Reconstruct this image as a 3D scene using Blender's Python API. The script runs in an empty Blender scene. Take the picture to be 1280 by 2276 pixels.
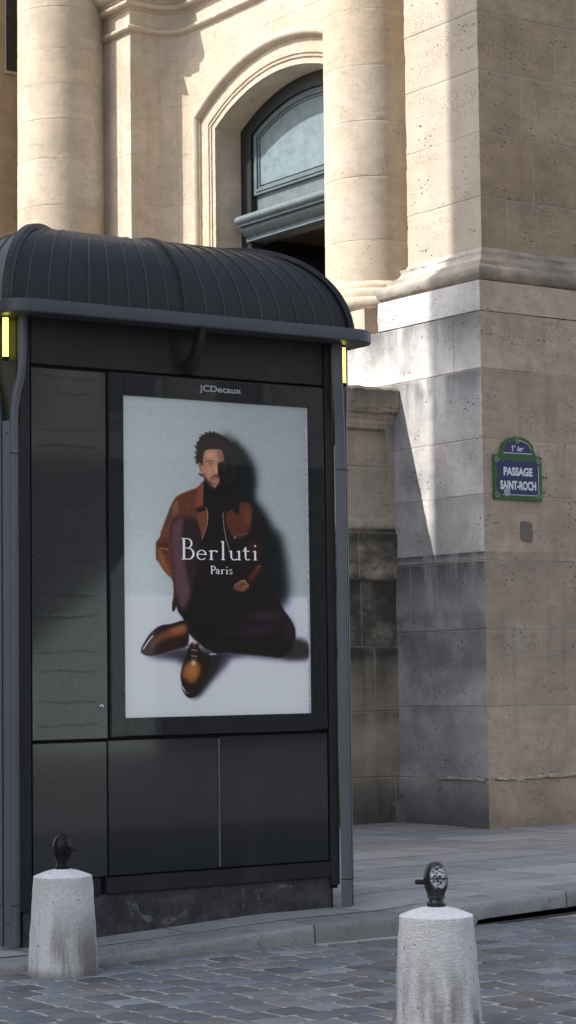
import bpy, bmesh, math, random
import numpy as np
from mathutils import Vector, Matrix, noise as mn
rad = math.radians
random.seed(7); RNG = np.random.default_rng(11)
S = bpy.context.scene; COL = S.collection

# ------------------------------------------------------------------ camera, sky, sun, exposure
yaw, pitch, roll = rad(34.857), rad(4.158), rad(-.734)
f = Vector((math.sin(yaw)*math.cos(pitch), math.cos(yaw)*math.cos(pitch), math.sin(pitch)))
r = Vector((math.cos(yaw), -math.sin(yaw), 0)); u = r.cross(f)
r2 = math.cos(roll)*r + math.sin(roll)*u; u2 = -math.sin(roll)*r + math.cos(roll)*u
cam = bpy.data.cameras.new('camera'); co = bpy.data.objects.new('camera', cam); COL.objects.link(co)
co.matrix_world = Matrix(((r2.x, u2.x, -f.x, 0), (r2.y, u2.y, -f.y, 0), (r2.z, u2.z, -f.z, 1.42), (0, 0, 0, 1)))
cam.sensor_fit = 'HORIZONTAL'; cam.sensor_width = 24; cam.lens = 24*4839.8/1280
cam.clip_start = .1; cam.clip_end = 500
S.camera = co
SUN = Vector((.945, -.327, -1.09)).normalized()      # direction the light travels
el = math.asin(-SUN.z); az = math.atan2(-SUN.x, -SUN.y)
w = bpy.data.worlds.new('World'); S.world = w; w.use_nodes = True
wn = w.node_tree; bg = wn.nodes['Background']; sky = wn.nodes.new('ShaderNodeTexSky')
sky.sky_type = 'NISHITA'; sky.sun_disc = False; sky.sun_elevation = el; sky.sun_rotation = az
sky.air_density = 1.0; sky.dust_density = 2.5; sky.ozone_density = 1.0
hs = wn.nodes.new('ShaderNodeHueSaturation'); hs.inputs['Saturation'].default_value = .62; wn.links.new(sky.outputs[0], hs.inputs['Color']); wn.links.new(hs.outputs[0], bg.inputs[0]); bg.inputs[1].default_value = .130
sl = bpy.data.lights.new('sun', 'SUN'); sl.energy = 2.75; sl.angle = rad(.36); sl.color = (1, .955, .88)
so = bpy.data.objects.new('sun', sl); COL.objects.link(so); so.rotation_euler = SUN.to_track_quat('-Z', 'Y').to_euler()
S.view_settings.view_transform = 'Standard'; S.view_settings.look = 'None'
S.view_settings.exposure = 1.36; S.view_settings.gamma = 1
S.cycles.max_bounces = 8; S.cycles.diffuse_bounces = 5; S.cycles.use_denoising = True

# ------------------------------------------------------------------ object helpers
def tag(o, label=None, cat=None, group=None, kind=None):
    if label: o['label'] = label
    if cat: o['category'] = cat
    if group: o['group'] = group
    if kind: o['kind'] = kind
    return o
def empty(name, loc=(0, 0, 0), rz=0, label=None, cat=None, group=None):
    o = bpy.data.objects.new(name, None); COL.objects.link(o); o.location = loc; o.rotation_euler = (0, 0, rz)
    o.empty_display_size = .1
    return tag(o, label, cat, group)
def link(name, me, mat, parent=None, smooth=False):
    o = bpy.data.objects.new(name, me); COL.objects.link(o); o.parent = parent
    if mat: me.materials.append(mat)
    if smooth:
        me.polygons.foreach_set('use_smooth', [True]*len(me.polygons))
    return o
def mesh(name, V, F, mat, parent=None, smooth=False):
    me = bpy.data.meshes.new(name); me.from_pydata([tuple(v) for v in V], [], [tuple(q) for q in F]); me.update()
    return link(name, me, mat, parent, smooth)
class MB:
    """collects shapes of ONE part"""
    def __init__(s): s.V = []; s.F = []
    def add(s, V, F):
        n = len(s.V); s.V += [tuple(v) for v in V]; s.F += [tuple(i+n for i in q) for q in F]; return s
    def box(s, x0, x1, y0, y1, z0, z1, bev=0):
        bm = bmesh.new(); bmesh.ops.create_cube(bm, size=1)
        for v in bm.verts:
            v.co = Vector(((x0+x1)/2+v.co.x*(x1-x0), (y0+y1)/2+v.co.y*(y1-y0), (z0+z1)/2+v.co.z*(z1-z0)))
        if bev: bmesh.ops.bevel(bm, geom=bm.edges[:], offset=bev, segments=2, affect='EDGES')
        bm.verts.ensure_lookup_table()
        s.add([v.co[:] for v in bm.verts], [[v.index for v in q.verts] for q in bm.faces]); bm.free(); return s
    def prism(s, pts, a, b, fn):
        """outline pts (2D), extruded from a to b; fn(p, q, h) -> 3D"""
        n = len(pts); V = [fn(p[0], p[1], a) for p in pts]+[fn(p[0], p[1], b) for p in pts]
        F = [list(range(n))[::-1], list(range(n, 2*n))]+[[i, (i+1) % n, n+(i+1) % n, n+i] for i in range(n)]
        return s.add(V, F)
    def lathe(s, prof, c=(0, 0, 0), n=32, jit=0):
        V = []; F = []; m = len(prof)
        for i in range(n):
            a = 2*math.pi*i/n
            for (rr, z) in prof:
                V.append((c[0]+rr*math.cos(a), c[1]+rr*math.sin(a), c[2]+z))
        for i in range(n):
            for j in range(m-1):
                a = i*m+j; b = ((i+1) % n)*m+j
                F.append((a, b, b+1, a+1))
        return s.add(V, F)
    def sweep(s, path, prof, up=Vector((0, 0, 1)), side=None, closed_prof=True):
        """rectangular-ish section prof [(a,b)] along 3D path; a along 'side', b along 'up'-ish"""
        V = []; F = []; n = len(prof)
        for i, p in enumerate(path):
            p = Vector(p); d = (Vector(path[min(i+1, len(path)-1)])-Vector(path[max(i-1, 0)])).normalized()
            sd = Vector(side) if side is not None else d.cross(up).normalized()
            nn = sd.cross(d).normalized()
            for a, b in prof: V.append(p+sd*a+nn*b)
        for i in range(len(path)-1):
            for j in range(n):
                k = (j+1) % n
                F.append((i*n+j, i*n+k, (i+1)*n+k, (i+1)*n+j))
        F.append(tuple(range(n))[::-1]); F.append(tuple((len(path)-1)*n+j for j in range(n)))
        return s.add(V, F)
    def build(s, name, mat, parent=None, smooth=False):
        o = mesh(name, s.V, s.F, mat, parent)
        bm = bmesh.new(); bm.from_mesh(o.data); bmesh.ops.recalc_face_normals(bm, faces=bm.faces[:]); bm.to_mesh(o.data); bm.free()
        if smooth:
            o.data.polygons.foreach_set('use_smooth', [True]*len(o.data.polygons))
            o.data.set_sharp_from_angle(angle=rad(38))
        return o

# ------------------------------------------------------------------ node helpers
class N:
    def __init__(s, name):
        s.m = bpy.data.materials.new(name); s.m.use_nodes = True; s.t = s.m.node_tree
        s.b = s.t.nodes['Principled BSDF']; s.out = s.t.nodes['Material Output']
        s.pos = s.t.nodes.new('ShaderNodeNewGeometry').outputs['Position']
    def sock(s, inp, v):
        if isinstance(v, bpy.types.NodeSocket): s.t.links.new(v, inp)
        elif v is not None:
            if hasattr(inp.default_value, '__len__') and not hasattr(v, '__len__'): v = (v, v, v)
            if hasattr(inp.default_value, '__len__') and len(inp.default_value) == 4 and len(v) == 3: v = (*v, 1)
            inp.default_value = v
    def math(s, op, a, b=None, c=None, clamp=False):
        n = s.t.nodes.new('ShaderNodeMath'); n.operation = op; n.use_clamp = clamp
        for i, v in enumerate((a, b, c)):
            if v is not None: s.sock(n.inputs[i], v)
        return n.outputs[0]
    def scale(s, v, k):
        n = s.t.nodes.new('ShaderNodeVectorMath'); n.operation = 'MULTIPLY'; s.sock(n.inputs[0], v); n.inputs[1].default_value = k
        return n.outputs[0]
    def noise(s, k, scale=1, detail=4, rough=.55, vec=None, dist=0):
        n = s.t.nodes.new('ShaderNodeTexNoise'); n.inputs['Scale'].default_value = scale; n.inputs['Detail'].default_value = detail
        n.inputs['Roughness'].default_value = rough; n.inputs['Distortion'].default_value = dist
        s.t.links.new(s.scale(vec or s.pos, k), n.inputs['Vector']); return n.outputs['Fac']
    def voro(s, k, scale=1, feature='F1', vec=None, rnd=1):
        n = s.t.nodes.new('ShaderNodeTexVoronoi'); n.feature = feature; n.inputs['Scale'].default_value = scale
        n.inputs['Randomness'].default_value = rnd
        s.t.links.new(s.scale(vec or s.pos, k), n.inputs['Vector']); return n.outputs
    def ramp(s, v, a, b, lo=0., hi=1., smooth=True):
        n = s.t.nodes.new('ShaderNodeMapRange'); n.interpolation_type = 'SMOOTHSTEP' if smooth else 'LINEAR'
        for i, q in enumerate((v, a, b, lo, hi)): s.sock(n.inputs[i], q)
        return n.outputs[0]
    def mix(s, fac, a, b, mode='MIX'):
        n = s.t.nodes.new('ShaderNodeMix'); n.data_type = 'RGBA'; n.blend_type = mode
        s.sock(n.inputs[0], fac); s.sock(n.inputs[6], a); s.sock(n.inputs[7], b); return n.outputs[2]
    def xyz(s, v=None):
        n = s.t.nodes.new('ShaderNodeSeparateXYZ'); s.t.links.new(v or s.pos, n.inputs[0]); return n.outputs
    def attr(s, name):
        n = s.t.nodes.new('ShaderNodeAttribute'); n.attribute_name = name; return n
    def bump(s, h, dist=.01, strength=1, prev=None):
        n = s.t.nodes.new('ShaderNodeBump'); n.inputs['Distance'].default_value = dist; n.inputs['Strength'].default_value = strength
        s.sock(n.inputs['Height'], h)
        if prev: s.t.links.new(prev, n.inputs['Normal'])
        return n.outputs[0]
    def fin(s, col=None, rough=None, normal=None, spec=None, coat=None, coat_rough=None, metal=None):
        b = s.b
        if col is not None: s.sock(b.inputs['Base Color'], col)
        if rough is not None: s.sock(b.inputs['Roughness'], rough)
        if normal is not None: s.t.links.new(normal, b.inputs['Normal'])
        if spec is not None: b.inputs['Specular IOR Level'].default_value = spec
        if coat is not None: b.inputs['Coat Weight'].default_value = coat
        if coat_rough is not None: b.inputs['Coat Roughness'].default_value = coat_rough
        if metal is not None: b.inputs['Metallic'].default_value = metal
        return s.m

def stone_mat(name, light, dark, mortar=(.38, .33, .27), soot=(.07, .068, .065), ledges=(), soot_amt=.0, ground_z=None,
              pit=.6, streak=.25, west_grime=0, bands=(), west_light=0, light_tint=((.78, .785, .80), (.48, .49, .51))):
    n = N(name); P = n.pos; z = n.xyz()[2]
    a = n.attr('blk'); sp = n.t.nodes.new('ShaderNodeSeparateColor'); n.t.links.new(a.outputs['Color'], sp.inputs[0])
    tone, jt, t2 = sp.outputs[0], sp.outputs[1], sp.outputs[2]
    big = n.noise((1, 1, 1), 1.3, 5, .6); bed = n.noise((3, 3, 22), 1.0, 6, .65); fine = n.noise((1, 1, 1.6), 60, 4, .7)
    st = n.noise((9, 9, .7), 1.0, 5, .6)
    fac = n.math('ADD', n.math('MULTIPLY', tone, .5), n.math('MULTIPLY', n.ramp(big, .3, .72), .5))
    c = n.mix(fac, dark, light)
    c = n.mix(n.ramp(t2, .55, 1, 0, .38), c, (light[0]*.95, light[1]*.84, light[2]*.66))       # ochre beds
    c = n.mix(n.ramp(bed, .40, .68, 0, .16), c, tuple(v*.72 for v in dark))
    mot = n.noise((1, 1, 1.5), 7, 6, .68); mo2 = n.noise((1, 1, 1.2), 2.3, 7, .7, dist=.4)
    c = n.mix(n.ramp(mot, .46, .70, 0, .34), c, tuple(v*.66 for v in dark)); c = n.mix(n.ramp(mo2, .44, .64, 0, .42), c, tuple(v*.74 for v in dark)); c = n.mix(n.ramp(mo2, .30, .44, .35, 0), c, tuple(min(.8, v*1.12) for v in light))
    c = n.mix(n.ramp(fine, .45, .8, 0, .22), c, tuple(v*.6 for v in dark))
    c = n.mix(n.ramp(st, .50, .8, 0, streak), c, soot)
    if west_light:             # sun and sky light tinted into the west face; passage face stays tan stone
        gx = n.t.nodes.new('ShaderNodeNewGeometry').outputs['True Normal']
        wx = n.ramp(n.math('MULTIPLY', n.xyz(gx)[0], -1), .3, .8, 0, west_light)
        c = n.mix(wx, c, n.mix(n.ramp(mo2, .3, .7, 0, .8), *light_tint))
    # calcite pits, elongated along the bed
    v1 = n.voro((1, 1, 1.7), 14)[0]; v2 = n.voro((1, 1, 2.4), 42)[0]
    zone = n.ramp(n.noise((1, 1, 3.5), 1.7, 4, .6), .46, .62)
    p1 = n.math('MULTIPLY', n.ramp(v1, .12, .20, 1, 0), n.ramp(n.noise((1, 1, 1.4), 3.2, 4), .50, .62))
    p2 = n.math('MULTIPLY', n.ramp(v2, .16, .30, 1, 0), zone)
    pits = n.math('MULTIPLY', n.math('MAXIMUM', p1, p2), pit)
    c = n.mix(pits, c, tuple(v*.22 for v in dark))
    grimes = []
    for (zt, ln, amt, seed) in ledges:                        # dirt washed down from a ledge at height zt
        g = n.math('MULTIPLY', n.ramp(z, zt-ln, zt, 0, 1, False), n.ramp(z, zt, zt+.015, 1, 0))
        sn = n.ramp(n.noise((2.6, 2.6, .55), 1.0, 6, .66, dist=.3), .34, .58, .15, 1)
        grimes.append(n.math('MULTIPLY', n.math('MULTIPLY', g, sn), amt))
    for (z0, z1, amt) in bands:                               # patchy dirty band
        g = n.math('MULTIPLY', n.ramp(z, z0, z0+.12), n.ramp(z, z1-.10, z1, 1, 0))
        sn = n.ramp(n.noise((1.3, 1.3, 2.2), 1.5, 7, .68), .32, .60)
        grimes.append(n.math('MULTIPLY', n.math('MULTIPLY', g, sn), amt))
    if ground_z is not None:
        g = n.ramp(n.math('ADD', z, n.math('MULTIPLY', big, .7)), ground_z+.25, ground_z+1.05, .80, 0)
        grimes.append(g)
    if soot_amt: grimes.append(n.ramp(n.noise((1, 1, .8), 1.1, 6, .66), .42, .70, 0, soot_amt))
    for g in grimes:
        if west_grime:
            gx = n.t.nodes.new('ShaderNodeNewGeometry').outputs['True Normal']
            wx = n.ramp(n.math('MULTIPLY', n.xyz(gx)[0], -1), .3, .8, west_grime, 1)
            g = n.math('MULTIPLY', g, wx)
        c = n.mix(g, c, soot)
    c = n.mix(n.math('MULTIPLY', jt, n.ramp(n.noise((1, 1, 1), 6, 3), .3, .6, .25, .85)), c, mortar)
    h = n.math('SUBTRACT', n.math('ADD', n.math('MULTIPLY', bed, .35), n.math('MULTIPLY', fine, .35)), n.math('MULTIPLY', pits, 1.6))
    return n.fin(c, .9, n.bump(h, .006, .8), spec=.25)

M = {}
M['stone_church'] = stone_mat('limestone_upper', (.58, .505, .41), (.48, .405, .32), streak=.12, pit=.40)
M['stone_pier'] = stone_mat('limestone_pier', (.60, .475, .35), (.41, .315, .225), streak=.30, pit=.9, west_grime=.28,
                            ledges=((4.47, .50, .85, 0), (3.97, .60, .85, 1), (2.33, .60, .92, 2), (2.40, .09, .95, 3), (2.89, .22, .32, 4), (1.74, .32, .42, 5), (1.09, .32, .45, 6)), ground_z=.08, soot=(.085, .087, .093), west_light=.72, soot_amt=.45,
                            bands=((1.35, 1.95, .40), (.47, 1.0, .25)))
M['stone_shaft'] = stone_mat('limestone_pier_upper', (.44, .335, .23), (.30, .22, .145), streak=.25, pit=.95, west_grime=.5, west_light=.85, light_tint=((.52, .455, .38), (.42, .365, .30)))  # base darkened for the shaded passage face, west tint paled for the sun
M['stone_mould'] = stone_mat('limestone_moulding', (.50, .42, .33), (.33, .27, .21), streak=.5, pit=.6, west_grime=.9, west_light=.7, light_tint=((.62, .57, .51), (.44, .41, .37)), soot_amt=.6, bands=((4.70, 4.92, .55),), soot=(.11, .095, .08))
M['stone_side'] = stone_mat('limestone_side_wall', (.50, .385, .27), (.38, .28, .19), streak=.3, pit=.6)
M['stone_low'] = stone_mat('limestone_low_wall', (.53, .45, .35), (.39, .325, .25), streak=.45, pit=.7, soot=(.045, .044, .036),
                           ledges=((3.93, .30, .9, 0), (3.6, .5, .3, 2), (2.66, .30, .9, 3), (2.21, .55, .97, 4), (1.62, .45, .8, 5), (1.05, .35, .5, 6)), bands=((1.45, 2.72, .88), (.9, 1.6, .3)), ground_z=.15, soot_amt=.4)

def attr_color(me, arr, name='blk'):
    a = me.color_attributes.new(name, 'FLOAT_COLOR', 'POINT'); a.data.foreach_set('color', np.asarray(arr, np.float32).ravel())

# ------------------------------------------------------------------ stone surfaces with real joints
def densify(path, du):
    out = [np.array(path[0], float)]
    for a, b in zip(path[:-1], path[1:]):
        a = np.array(a, float); b = np.array(b, float); k = max(1, int(np.ceil(np.linalg.norm(b-a)/du)))
        out += [a+(b-a)*i/k for i in range(1, k+1)]
    return np.array(out)
def path_normals(P, closed=False):
    d = np.diff(P, axis=0); L = np.linalg.norm(d, axis=1); d = d/L[:, None]; nr = np.stack([d[:, 1], -d[:, 0]], 1)
    a = np.vstack([nr[-1:] if closed else nr[:1], nr]); b = np.vstack([nr, nr[:1] if closed else nr[-1:]])
    m = a+b; m /= np.linalg.norm(m, axis=1)[:, None]; c = (m*a).sum(1)
    u = np.concatenate([[0], np.cumsum(L)])
    return m/c[:, None], u, c
def lownoise(U, Z, s, seed):
    r_ = np.random.default_rng(seed); o = 0
    for k in range(7):
        a, b, p = r_.uniform(-1, 1)*s*(1+k*.6), r_.uniform(-1, 1)*s*(1+k*.6), r_.uniform(0, 6.28)
        o = o+np.sin(a*U+b*Z+p)/(1+k*.5)
    return o/3
def surf(name, path, z0, z1, courses, vj, mat, parent=None, du=.03, dz=.03, seed=0, hole=None, closed=False, erode=.010, ledge=None, jd=.006, jw=.006):
    """courses: joint heights; vj: block length or {course index: [u,...]}"""
    P = densify(path, du); _, u0, _ = path_normals(P, closed); U_end = u0[-1]
    cz = [z for z in courses if z0 < z < z1]; edges = [z0]+cz+[z1]
    r_ = np.random.default_rng(seed+5)
    vjs = []
    for i in range(len(edges)-1):
        if isinstance(vj, dict): vjs.append(sorted(vj.get(i, [])))
        elif vj: 
            off = r_.uniform(0, vj); L = []; q = off
            while q < U_end: L.append(q); q += vj*r_.uniform(.8, 1.2)
            vjs.append(L)
        else: vjs.append([])
    # extra samples round the vertical joints
    ex = sorted({round(x+d, 4) for L in vjs for x in L for d in (-2*jw, -jw, 0, jw, 2*jw)})
    uu = np.array(sorted(set(np.round(u0, 4)) | {e for e in ex if 0 < e < U_end}))
    keep = np.concatenate([[True], np.diff(uu) > 1e-4]); uu = uu[keep]
    P = np.stack([np.interp(uu, u0, P[:, 0]), np.interp(uu, u0, P[:, 1])], 1)
    nr, uu, cc = path_normals(P, closed)
    zz = set(np.round(np.arange(z0, z1, dz), 4)) | {z1}
    for c_ in cz: zz |= {round(c_+d, 4) for d in (-2*jw, -jw, 0, jw, 2*jw) if z0 < c_+d < z1}
    zz = np.array(sorted(zz)); zz = zz[np.concatenate([[True], np.diff(zz) > 1e-4])]
    U, Z = np.meshgrid(uu, zz, indexing='ij'); nu, nz = U.shape
    ci = np.clip(np.searchsorted(np.array(edges), Z, side='right')-1, 0, len(edges)-2)
    wob = .004*lownoise(U, U*0, 3, seed+1)
    dj = np.full(U.shape, 9.)
    for c_ in cz: dj = np.minimum(dj, np.abs(Z-c_))
    tone = np.zeros(U.shape); t2 = np.zeros(U.shape)
    for i in range(len(edges)-1):
        m = ci == i; L = [-1]+vjs[i]+[99]
        for k in range(len(L)-1):
            mm = m & (U >= L[k]) & (U < L[k+1]); tone[mm] = r_.uniform(); t2[mm] = r_.uniform()
            if k: dj = np.where(m, np.minimum(dj, np.abs(U-L[k])), dj)
    jm = np.clip(1-dj/(jw*1.25), 0, 1)
    h = -jd*jm*np.clip(.75+.6*lownoise(U, Z, 4, seed+2), .15, 1.2)+.0015*lownoise(U, Z, 5, seed+3)+.002*(tone-.5)*(1-jm)
    h = h+.0012*r_.normal(size=U.shape)*.5
    corner = cc < .9
    h[corner] -= erode*np.abs(lownoise(U[corner]*9, Z[corner], 14, seed+4)*r_.uniform(.3, 1, size=Z[corner].shape))
    if ledge: h = h+ledge(U, Z)
    X = P[:, 0][:, None]+nr[:, 0][:, None]*h; Y = P[:, 1][:, None]+nr[:, 1][:, None]*h; ZZ = Z+wob*((Z > z0) & (Z < z1))
    V = np.stack([X, Y, ZZ], -1).reshape(-1, 3)
    I = np.arange(nu*nz).reshape(nu, nz)
    Q = np.stack([I[:-1, :-1], I[1:, :-1], I[1:, 1:], I[:-1, 1:]], -1).reshape(-1, 4)
    if hole:
        C_ = V[Q].mean(1); Q = Q[~hole(C_)]
    me = bpy.data.meshes.new(name); me.vertices.add(len(V)); me.vertices.foreach_set('co', V.astype(np.float32).ravel())
    me.loops.add(Q.size); me.loops.foreach_set('vertex_index', Q.astype(np.int32).ravel())
    me.polygons.add(len(Q)); me.polygons.foreach_set('loop_start', np.arange(0, Q.size, 4, dtype=np.int32)); 
    me.update(calc_edges=True)
    attr_color(me, np.stack([tone, jm, t2, np.ones_like(tone)], -1).reshape(-1, 4))
    me.materials.append(mat); me.polygons.foreach_set('use_smooth', [True]*len(Q)); me.set_sharp_from_angle(angle=rad(35))
    o = bpy.data.objects.new(name, me); COL.objects.link(o); o.parent = parent
    return o
def moulding(name, path, prof, mat, parent=None, du=.06, seed=0, wear=.004, closed=False, to3=None):
    """profile [(outward offset, z)] carried along a plan path with mitred corners; to3 maps to another plane"""
    P = densify(path, du); nr, U, cc = path_normals(P, closed); n, m = len(P), len(prof)
    rr = np.random.default_rng(seed)
    V = []; cols = []
    for i in range(n):
        for j, (o_, z_) in enumerate(prof):
            wv = wear*mn.noise(Vector((U[i]*6, z_*9, seed)))+wear*.4*rr.normal()
            x, y = P[i]+nr[i]*(o_+wv); V.append((x, y, z_+wear*.5*rr.normal()))
            cols.append((.5+.5*math.sin(math.floor(U[i]/.9+seed)*12.9), 0, .5+.5*math.sin(math.floor(U[i]/.9)*7.7), 1))
    F = [(i*m+j, (i+1)*m+j, (i+1)*m+j+1, i*m+j+1) for i in range(n-1) for j in range(m-1)]
    if to3: V = [to3(*v) for v in V]
    me = bpy.data.meshes.new(name); me.from_pydata(V, [], F); me.update(); attr_color(me, cols)
    me.materials.append(mat); me.polygons.foreach_set('use_smooth', [True]*len(F)); me.set_sharp_from_angle(angle=rad(40))
    o = bpy.data.objects.new(name, me); COL.objects.link(o); o.parent = parent
    return o
def arc(cx, cz, r_, a0, a1, n=16): return [(cx+r_*math.cos(rad(a0+(a1-a0)*i/n)), cz+r_*math.sin(rad(a0+(a1-a0)*i/n))) for i in range(n+1)]

# ================================================================== THE CHURCH
church = empty('church', (12.4, 17, .07), label='sunlit pale limestone church front with round columns, arched portal and dark wooden door', cat='church')
def ch(o):           # keep world placement under the church's Empty
    o.matrix_parent_inverse = Matrix.Translation((-12.4, -17, -.07)); return o
CZ = [.47, 1.09, 1.74, 2.33, 2.89, 3.37, 3.97]
def pledge(U, Z):    # the plinth steps back a little at three courses and its foot is rough
    return .012*(Z < 2.33)+.006*(Z < 3.97)+.010*(Z < .47)
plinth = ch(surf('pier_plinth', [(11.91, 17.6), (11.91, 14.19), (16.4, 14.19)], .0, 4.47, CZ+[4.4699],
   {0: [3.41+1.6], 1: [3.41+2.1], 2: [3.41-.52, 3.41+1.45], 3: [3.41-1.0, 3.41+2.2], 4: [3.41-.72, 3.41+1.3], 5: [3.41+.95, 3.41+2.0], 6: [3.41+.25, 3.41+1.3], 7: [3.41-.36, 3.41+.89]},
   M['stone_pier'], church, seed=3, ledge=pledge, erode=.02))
ch(MB().add([(11.912, 17.6, 4.468), (11.912, 14.192, 4.468), (16.4, 14.192, 4.468), (16.4, 17.6, 4.468)], [(0, 1, 2, 3)]).build('plinth_top', M['stone_pier'], church))
ch(surf('pier_upper_plinth', [(12.6, 15.63), (11.905, 15.63), (11.905, 14.185), (16.4, 14.185)], 4.472, 4.735, [], {0: [.69+1.44+1.5]}, M['stone_pier'], church, seed=4, erode=.012))
SH = [(12.6, 15.43), (12.11, 15.43), (12.11, 14.39), (16.4, 14.39)]
prof = [(-.05, 4.733), (.195, 4.733)]+arc(.135, 4.812, .078, -80, 80, 10)+[(.14, 4.893), (.14, 4.915), (.118, 4.917), (.118, 4.935)]+\
       [(.118-.07*math.sin(rad(a)), 4.935+.075*(1-math.cos(rad(a)))) for a in range(15, 91, 15)]+[(.05, 5.012), (.05, 5.03), (.018, 5.032), (.004, 5.06), (0, 5.075)]
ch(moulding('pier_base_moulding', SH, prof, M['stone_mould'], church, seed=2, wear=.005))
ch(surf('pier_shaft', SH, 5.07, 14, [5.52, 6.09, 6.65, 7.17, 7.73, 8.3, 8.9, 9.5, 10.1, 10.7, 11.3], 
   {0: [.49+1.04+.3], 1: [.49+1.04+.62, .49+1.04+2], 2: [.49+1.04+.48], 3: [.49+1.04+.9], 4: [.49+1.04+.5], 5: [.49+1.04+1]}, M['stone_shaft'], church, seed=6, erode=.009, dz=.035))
# facade: side wall with grille, pilaster, hollow corner, portal wall
cove = [(12.27+.33*math.sin(rad(a)), 19.84+.33*math.cos(rad(a))) for a in range(0, 91, 9)]
FP = [(12.02, 22.2), (12.02, 20.17)]+cove+[(12.6, 15.3)]
AY, AZ, AR = 18.06, 5.21, 2.37
def arch_hole(C_):
    y, z, x = C_[:, 1], C_[:, 2], C_[:, 0]
    portal = (x > 12.5) & (np.abs(y-AY) < 1.40) & ((y-AY)**2+(z-AZ)**2 < (AR+.17)**2)
    gr = (y > 22.15) & (x > 11.56) & (x < 11.735) & (z > 8.41)
    return portal | gr
UC = [.6, 1.2, 1.8, 2.4, 3.0, 3.6, 4.2, 4.8, 5.42, 5.97, 6.52, 7.07, 7.62, 8.14, 8.43]
ch(surf('facade_wall', FP, 0, 14, UC+[8.95, 9.6, 10.2, 10.8, 11.4], 1.05, M['stone_church'], church, seed=9, hole=arch_hole, du=.04, dz=.04, jd=.003, jw=.004))
ch(surf('side_wall', [(9.9, 22.2), (12.02, 22.2)], 0, 14, UC+[8.95, 9.6, 10.2, 10.8, 11.4], 1.05, M['stone_side'], church, seed=19, hole=arch_hole, du=.04, dz=.04, jd=.003, jw=.004))
a0 = (8.43)
ent = [(0, a0-.004), (.018, a0)]+arc(.03, a0+.035, .028, -70, 90, 6)+[(.012, a0+.068), (.012, a0+.235), (.03, a0+.24), (.03, a0+.262)]+\
      arc(.07, a0+.30, .035, -120, 60, 8)+[(.10, a0+.335), (.10, a0+.36)]+[(.10+.10*math.sin(rad(t)), a0+.36+.09*(1-math.cos(rad(t)))) for t in range(15, 91, 15)]+\
      [(.22, a0+.45), (.22, a0+.56), (.25, a0+.565), (.30, a0+.66), (.30, a0+.70), (0, a0+.76)]
ch(moulding('cornice', FP[:-1]+[(12.6, 16.0)], ent, M['stone_church'], church, seed=5, wear=.003))
# archivolt and jamb moulding of the portal
YR, YL = AY-1.24, AY+1.24; zs = AZ+math.sqrt(AR**2-1.24**2)
th = math.degrees(math.acos(1.24/AR))
ap = [(YL, 0), (YL, zs)]+[(AY+AR*math.cos(rad(t)), AZ+AR*math.sin(rad(t))) for t in np.linspace(th, 180-th, 34)][1:-1]+[(YR, zs), (YR, 0)]
# outward (away from opening) offset a, projection p: path runs left foot -> arch -> right foot
aprof = [(0, .0), (0, -.05), (.052, -.05), (.055, -.036), (.068, -.036), (.071, -.056), (.092, -.060), (.095, -.044), (.108, -.044), (.111, -.064), (.14, -.066), (.145, -.054), (.262, -.054), (.265, -.078)]+\
    [(.318-.046*math.cos(rad(t)), -.078-.052*math.sin(rad(t))) for t in range(0, 181, 20)]+[(.368, -.060), (.400, -.058), (.405, .004)]
def arch3(px, py, z_): return (12.6+z_, px, py)
ch(moulding('arch_surround', ap, aprof, M['stone_church'], church, seed=8, wear=.002, to3=arch3))
rev = [(0, .0), (0, .1), (0, .2), (0, .32), (0, .45)]
ch(moulding('arch_reveal', ap[::-1], rev, M['stone_church'], church, seed=12, wear=.002, to3=arch3))
# columns
def column(cx, cy, R, zb, blk=None):
    root = ch(mesh('column', [(0, 0, 0)], [], None, church)); 
    n = 72; taper = lambda z: R*(1-.028*max(0, (z-zb))/5)
    circ = [(cx+R*math.cos(2*math.pi*i/n), cy+R*math.sin(2*math.pi*i/n)) for i in range(n+1)]
    bpy.data.objects.remove(root)
    cs = [5.42-.002, 6.02, 6.55, 7.08, 7.62, 8.1, 8.6, 9.1, 9.7, 10.3]
    if cx < 12: cs = [5.35, 5.95, 6.53, 7.05, 7.49, 7.88, 8.27, 8.75, 9.3, 9.9, 10.5]
    o = ch(surf('column', circ, zb, 14, cs, 0, M['stone_church'], church, seed=int(cy*7), du=.04, dz=.045, closed=True, erode=0, ledge=lambda U, Z: -R*.028*(Z-zb)/5, jd=.0025, jw=.004))
    pr = [(-.02, zb+.01), (.012, zb-.005), (.035, zb-.03), (.05, zb-.05), (.05, zb-.075)]+[(.05+.055*math.sin(rad(t)), zb-.075-.07*(1-math.cos(rad(t)))) for t in (30, 60, 90)]+[(.105, zb-.165)]+arc(.12, zb-.235, .068, 80, -80, 9)+[(.12, zb-.31)]
    b = ch(moulding('column_base', circ, pr, M['stone_church'], church, seed=int(cy), wear=.003, closed=True))
    if blk:
        ch(surf('column_plinth', [(blk[1], blk[3]), (blk[0], blk[3]), (blk[0], blk[2]), (blk[1], blk[2])], blk[4], blk[5], [], {}, M['stone_church'], church, seed=21, erode=.015))
        ch(MB().add([(blk[0], blk[2], blk[5]), (blk[1], blk[2], blk[5]), (blk[1], blk[3], blk[5]), (blk[0], blk[3], blk[5])], [(0, 1, 2, 3)]).build('plinth_top', M['stone_church'], church))
column(12.42, 16.36, .455, 5.03, (11.9, 12.9, 15.82, 16.92, 4.474, 4.72))
column(11.68, 21.10, .50, 5.03, (11.15, 12.2, 20.6, 21.7, 4.0, 4.72))

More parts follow.
